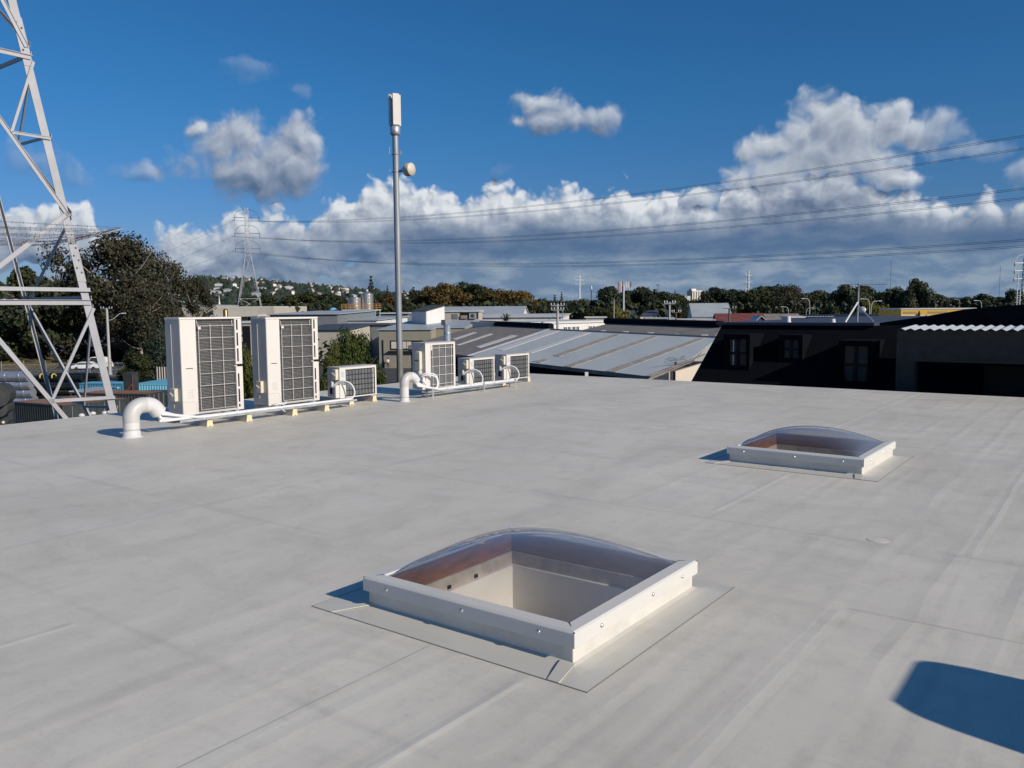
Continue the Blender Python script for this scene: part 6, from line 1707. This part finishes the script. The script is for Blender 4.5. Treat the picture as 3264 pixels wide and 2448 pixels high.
# ================================================================== STORAGE YARD AT LEFT
def container(label, u0, v0, d0, u1, az, wdt, L_, H, body, top, z0=0, group='shipping containers in the yard'):
    P0 = PD(u0, 1200, d0)
    e_ = thing('shipping_container', label, 'container', (P0.x, P0.y, z0), RAD(90-az), group)
    dp = .045
    def panel(axis, a0, a1, c, out_):
        m = MB(); n = max(6, int((a1-a0)/.28)); xs = []
        for i in range(n):
            w_ = (a1-a0)/n; x = a0+i*w_; xs += [(x, 0), (x+w_*.3, 0), (x+w_*.5, 1), (x+w_*.8, 1)]
        xs.append((a1, 0))
        for (xa, fa), (xb, fb) in zip(xs, xs[1:]):
            qa, qb = c-out_*dp*fa, c-out_*dp*fb
            p = [(xa, qa), (xb, qb), (xb, qb), (xa, qa)]; z = [.16, .16, H-.13, H-.13]
            m.add([((p[i][0], p[i][1], z[i]) if axis == 'x' else (p[i][1], p[i][0], z[i])) for i in range(4)], [(0,1,2,3)])
        return m
    obj('side_panel', panel('x', .1, L_-.1, .02, -1), M[body], e_)
    obj('side_panel', panel('x', .1, L_-.1, wdt-.02, 1), M[body], e_)
    obj('end_panel', panel('y', .1, wdt-.1, .02, -1), M[body], e_)
    m = MB()
    for x in (.06, L_-.06):
        for y in (.06, wdt-.06): m.box(x-.06, x+.06, y-.06, y+.06, 0, H-.001)
    m.box(.121, L_-.121, 0, .1, 0, .155); m.box(.121, L_-.121, wdt-.1, wdt, 0, .155); m.box(.121, L_-.121, 0, .09, H-.125, H-.001); m.box(.121, L_-.121, wdt-.09, wdt, H-.125, H-.001)
    m.box(0.01, .09, .121, wdt-.121, H-.125, H-.001); m.box(L_-.09, L_-.01, .121, wdt-.121, H-.125, H-.001)
    obj('frame', m, M[body], e_)
    m = MB(); m.box(.09, L_-.09, .09, wdt-.09, H-.06, H+.004); obj('roof', m, M[top], e_)
    for k in (0, 1):
        y0 = .13+k*(wdt/2-.12); m = MB(); m.box(L_-.055, L_-.02, y0, y0+wdt/2-.15, .15, H-.14); dr = obj('door', m, M[body], e_)
        for q_ in (.25, .75):
            m = MB(); m.tube([(L_-.005, y0+(wdt/2-.15)*q_, .12), (L_-.005, y0+(wdt/2-.15)*q_, H-.12)], .018, 6); obj('lock_bar', m, M['galv'], dr)
    return e_
# container with rusty top: near corner at photo column 240, its long side running away to the left
container('dark corrugated container with rust-streaked top below the lattice tower', 35, 0, 64, 240, 118, 5.6, 6.1, 2.75, 'container_dk', 'container_top')
container('dark container top with pale edge beam right of the tower leg', 250, 0, 72, 420, 100, 3.0, 6.4, 2.6, 'container_dk', 'container_top')
container('light blue container with doors, left of the first tall air conditioner', 420, 0, 84, 530, 96, 6.0, 6.1, 2.35, 'container_blue', 'container_blue')
container('deep blue ribbed container beyond the rust-topped one', 247, 0, 88, 395, 96, 2.4, 5.0, 2.1, 'container_deep', 'container_blue')
container('light blue container lying lower, beside the white pipe bend', 455, 0, 66, 530, 96, 2.4, 6.1, 1.75, 'container_blue', 'container_blue')
# tall dark box with a red diagonal prop
q = PD(392, 1200, 78); e_ = thing('steel_hopper', 'tall dark steel box with a red prop, between the blue containers', 'steel box', (q.x, q.y, 0), RAD(-5))
zt_ = zat(400, 1188, 78); bx('box', e_, M['container_dk'], 0, .85, 0, 1.2, 0, zt_)
m = MB(); m.bar((.92, -.05, zat(400,1195,78)), (.92, -.05, .2), .06); m.bar((.35, -.1, zat(400,1245,78)), (.9, -.06, zat(400,1225,78)), .07); obj('prop', m, M['redroof'], e_)
# flat grey shed tops in the yard
for (u0, u1, d, vt_, lb, mt) in ((205, 290, 78, 1246, 'flat grey steel lid between the pipes and the deep blue container', 'palroof'), (395, 520, 74, 1256, 'flat dark grey deck in front of the light blue doors', 'slate')):
    q, lx = span(u0, d, u1, 96); z_ = zat(u0, vt_, d); e_ = thing('steel_deck', lb, 'deck', (q.x, q.y, 0), RAD(-6)); bx('deck', e_, M[mt], 0, lx, 0, 4.0, z_-.12, z_)
    for x_ in (.1, lx-.1): bx('leg', e_, M['container_dk'], x_-.06, x_+.06, .1, .22, 0, z_-.12)
# striped upright sheets
q = PD(498, 1200, 96); e_ = thing('slat_rack', 'rack of upright pale slats behind the light blue container', 'rack', (q.x, q.y, 0), RAD(-5)); z0_, z1_ = zat(500, 1212, 96), zat(500, 1168, 96)
bx('frame', e_, M['container_dk'], 0, 1.9, .06, .2, 0, z1_)
for k in range(6):
    m = MB(); m.box(.08+k*.3, .17+k*.3, 0, .058, z0_-.5+.1*(k % 2), z1_-.05); obj('slat', m, M['whitewall'] if k % 2 else M['endwall'], e_)
# black pipes stacked behind, with yellow straps
def pipes(label, u0, u1, v0, d, r, mt, n, grp_, tilt=4, name='pipe', cat='pipe'):
    q, lx = span(u0, d, u1, 90+tilt); z_ = zat((u0+u1)/2, v0, d)-r
    for k in range(n):
        p_ = q.xy.to_3d()+Vector((0, k*r*2.1*.3, 0)); zz = z_-k*r*1.72
        if zz < r: break
        e_ = thing(name, f'{label}, {ORD[k]} from the top', cat, (p_.x, p_.y, zz), RAD(-tilt), grp_)
        m = MB(); m.tube([(0,0,0),(lx*.5,0,0),(lx,0,0)], r, 16); obj('tube', m, M[mt], e_)
        m = MB(); m.lathe([(r*.82, 0), (r*.8, .02)], 16); 
        for s_ in (.18, .5, .82):
            mm = MB(); mm.tube([(lx*s_-.06,0,0),(lx*s_+.06,0,0)], r*1.05, 16); obj('coupling', mm, M[mt], e_)
PG = 'pipes stacked in the yard behind the lattice tower'
pipes('black plastic pipe in the upper left stack', 82, 250, 1196, 92, .33, 'blackpipe', 3, PG)
pipes('black plastic pipe in the rear stack', 150, 300, 1188, 97, .30, 'blackpipe', 3, PG, 6)
pipes('black plastic pipe in the front stack', 95, 235, 1222, 86, .33, 'blackpipe', 3, PG)
pipes('silver steel culvert pipe at the left edge', -60, 80, 1184, 84, .50, 'silverpipe', 4, PG)
for (u, v) in ((134,1204),(172,1204)):
    q = PD(u, v, 91.3); e_ = thing('strap', 'yellow strap round the black pipes, ' + ('left one' if u < 150 else 'right one'), 'strap', tuple(q), RAD(-4), 'yellow straps')
    m = MB(); m.tube([Vector((.05*sin(a*2), .36*cos(a)-0, .42*sin(a))) for a in [pi*k/12-.5 for k in range(15)]], .07, 6); obj('band', m, M['yellowtie'], e_)
# big dark rolls at bottom left
for k, (u, v, r) in enumerate(((-8,1262,.62),(-4,1302,.48),(-26,1334,.5),(12,1345,.20))):
    q = PD(u, v, 46+k*.4); e_ = thing('cable_roll', ['topmost dark grey roll at the lower left edge','dark grey roll right of and under the topmost','dark grey roll at the very left edge, low down','lowest small roll with a pale core'][k], 'roll', tuple(q), RAD(20), 'dark rolls stacked at the left edge')
    m = MB(); m.tube([(0,-.1,0),(0,1.6,0)], r, 24); obj('roll', m, M['darkroll'], e_)
    if k == 3: m = MB(); m.tube([(0,-.11,0),(0,-.105,0)], r*.35, 16); obj('core', m, M['cutcore'], e_)
# pale bags heaped by the tower foot
for k, (u, v) in enumerate(((260,1322),(296,1316),(334,1314),(350,1312))):
    q = PD(u, v+3, 40); e_ = thing('bag', ['crumpled white bag, leftmost below the tower','crumpled white bag, second from left below the tower','crumpled white bag, third from left below the tower','crumpled white bag nearest the tower leg'][k], 'bag', tuple(q), k, 'white bags below the lattice tower')
    m = MB(); m.lathe([(.001,-.08),(.1,-.06),(.16,.0),(.13,.07),(.05,.11),(.001,.12)], 9); obj('bag', m, M['pvc'], e_)
# mesh fence along the road
FD = 122
fa, fb = PD(-140, 1150, FD), PD(560, 1150, FD+4); ln = (fb-fa).xy.length
fe = thing('mesh_fence', 'wire mesh fence on steel posts before the dark trees', 'fence', (fa.x, fa.y, 0), atan2(fb.y-fa.y, fb.x-fa.x)); zf_ = zat(100, 1163, FD)
for k in range(11):
    m = MB(); m.tube([(ln*k/10, 0, 0), (ln*k/10, 0, zf_+.55)], .05, 6); obj('post', m, M['galvpole'], fe)
m = MB(); m.tube([(0,0,zf_),(ln,0,zf_)], .035, 5); m.tube([(0,0,zf_*.5),(ln,0,zf_*.5)], .02, 4); m.tube([(0,0,.1),(ln,0,.1)], .02, 4); obj('rail', m, M['galv'], fe)
m = MB(); nn = 190
for k in range(nn): 
    x_ = ln*k/nn; m.tube([(x_,0,.05),(min(ln, x_+1.2),0,zf_)], .004, 3, caps=False); m.tube([(x_,0,zf_),(min(ln, x_+1.2),0,.05)], .004, 3, caps=False)
obj('mesh', m, M['galv'], fe)
m = MB(); a, b = PD(-200, 1150, 128), PD(700, 1150, 130)
m.slab([(a.x, a.y, .008), (b.x, b.y, .008), (b.x, b.y+9, .008), (a.x, a.y+9, .008)], .004); o = obj('road', m, M['asphalt']); tag(o, 'road behind the mesh fence at left', 'road', kind='structure')
m = MB(); 
for i in range(7):
    x0 = -92+i*1.9; m.add([(x0, 142, 0), (x0+2.0, 142, 0), (x0+2.0, 150, 1.6+.5*noise.noise(Vector((i*.3,0,0)))), (x0, 150, 1.6+.5*noise.noise(Vector(((i-1)*.3,0,0)))), (x0, 165, 0), (x0+2.0, 165, 0)], [(0,1,2,3),(3,2,5,4)])
o = obj('bank', m, mat('dry_grass', (.12,.09,.035), .9, var=.4, scale=.8, stain=(.05,.06,.02), stain_scale=.25, stain_amt=1)); tag(o, 'bank of dry grass under the trees', 'bank', kind='structure')
# cars parked under the trees
def car(label, u, d, az, mt, van=False):
    q = PD(u, 1110, d); e_ = thing('parked_car', label, 'car', (q.x, q.y, .0), RAD(90-az), 'cars parked under the trees')
    H = 1.45 if not van else 2.1
    m = MB(); m.prism([(0,.35),(0,.85),(.5,.95),(1.2,H-.05),(1.5,H),(3.0,H),(3.7,1.0 if not van else H-.1),(4.3,.9),(4.4,.35)], 0, 1.7); obj('body', m, M[mt], e_, .08)
    m = MB(); m.prism([(.75,1.0),(1.3,H-.12),(3.0,H-.12),(3.5,1.02)], -.012, -.001); obj('window', m, M['winglass'], e_)
    for x_ in (.85, 3.5):
        for y_ in (-.02, 1.5):
            m = MB(); m.lathe([(.001,0),(.32,0),(.33,.02),(.33,.2),(.001,.22)], 16, M=Matrix.Translation((x_, y_+.22, .33)) @ Matrix.Rotation(pi/2, 4, 'X')); w_ = obj('wheel', m, M['black'], e_)
car('white car parked under trees left of the tower leg', 222, 137, 80, 'paintwhite')
car('pale van parked under trees beside the white car', 262, 140, 84, 'cutcore', True)
# dark mesh of undergrowth behind the fence
m = MB()
for k in range(2600):
    x = rnd.uniform(-95, -28); y = rnd.uniform(146, 172); z = rnd.uniform(0, 5)*rnd.random()+.4; r = rnd.uniform(.3, .9); n = 5
    vs = [(x+r*cos(2*pi*i/n+k)*rnd.uniform(.5,1.3), y+r*sin(2*pi*i/n+k), z+rnd.uniform(-r,r)) for i in range(n)]; m.add(vs, [tuple(range(n))])
me = m.mesh_raw('undergrowth'); o = obj('undergrowth', me, M['leafbrown']); tag(o, 'dark undergrowth beneath the tall trees', 'undergrowth', kind='stuff')

# ------------------------------------------------------------------ person walking past the beige building
def person(label, u, v, d):
    q = PZ(u, v, 0.008); e_ = thing('person', label, 'person', (q.x, q.y, 0.008), RAD(35))
    V = [(0,0,.95),(0,.0,1.12),(0,.0,1.32),(0,-.01,1.47),(0,-.02,1.55),(0,-.03,1.66),   # 0..5 pelvis..head
         (.17,0,1.43),(.24,.03,1.16),(.20,-.16,1.02),        # right arm 6-8
         (-.17,0,1.43),(-.25,.04,1.16),(-.17,-.18,1.06),     # left arm 9-11
         (.09,0,.90),(.10,-.14,.50),(.10,-.06,.09),(.10,-.20,.05),   # right leg 12-15
         (-.09,0,.90),(-.10,.06,.50),(-.10,.24,.12),(-.10,.14,.05)]
    E_ = [(0,1),(1,2),(2,3),(3,4),(4,5),(3,6),(6,7),(7,8),(3,9),(9,10),(10,11),(0,12),(12,13),(13,14),(14,15),(0,16),(16,17),(17,18),(18,19)]
    R_ = [.13,.115,.14,.07,.055,.10,.06,.042,.03,.06,.042,.03,.085,.06,.042,.035,.085,.06,.042,.035]
    for hand in (8, 11):
        for k, (dx_, ln_) in enumerate(((-.025,.07),(-.008,.08),(.009,.075),(.025,.06),(.04,.045))):
            b0 = Vector(V[hand]); i = len(V); V.append(tuple(b0+Vector((dx_, -.04-(ln_*.5 if k < 4 else 0), -.05)))); V.append(tuple(b0+Vector((dx_*1.2, -.05-ln_*.4, -.05-ln_*.6))))
            E_ += [(hand, i), (i, i+1)]; R_ += [.009, .008]
    me = bpy.data.meshes.new('person_body'); me.from_pydata(V, E_, []); me.update()
    o = bpy.data.objects.new('body', me); COL.objects.link(o); o.parent = e_
    me.materials.append(M['skin'])
    md = o.modifiers.new('skin', 'SKIN'); sv_ = me.skin_vertices[0] if me.skin_vertices else None
    if sv_ is None:
        bpy.context.view_layer.objects.active = o
    try:
        for i, r in enumerate(R_): me.skin_vertices[0].data[i].radius = (r, r)
        me.skin_vertices[0].data[0].use_root = True
    except Exception as ex_: print('skin', ex_)
    o.modifiers.new('sub', 'SUBSURF').levels = 1; o.modifiers['sub'].render_levels = 1
    m = MB(); m.lathe([(.145,.93),(.15,1.0),(.14,1.15),(.165,1.3),(.15,1.42),(.08,1.50),(.06,1.52)], 16); m.tube([(.15,0,1.42),(.24,.03,1.20)], [.075,.065], 10); m.tube([(-.15,0,1.42),(-.25,.04,1.20)], [.075,.065], 10); obj('shirt', m, M['white_cloth'], e_)
    m = MB(); m.lathe([(.14,.80),(.15,.94),(.145,.98)], 14); m.tube([(.09,0,.92),(.10,-.14,.50),(.10,-.06,.12)], [.10,.075,.06], 10); m.tube([(-.09,0,.92),(-.10,.06,.50),(-.10,.24,.15)], [.10,.075,.06], 10); obj('trousers', m, M['dark_cloth'], e_)
    m = MB(); m.lathe([(.11,1.60),(.125,1.68),(.10,1.77),(.03,1.80),(.001,1.80)], 14, cx=0, cy=0.0); obj('hair', m, M['hair'], e_)
person('person in a white top and dark trousers walking past the beige building', 1237, 1174, 132)
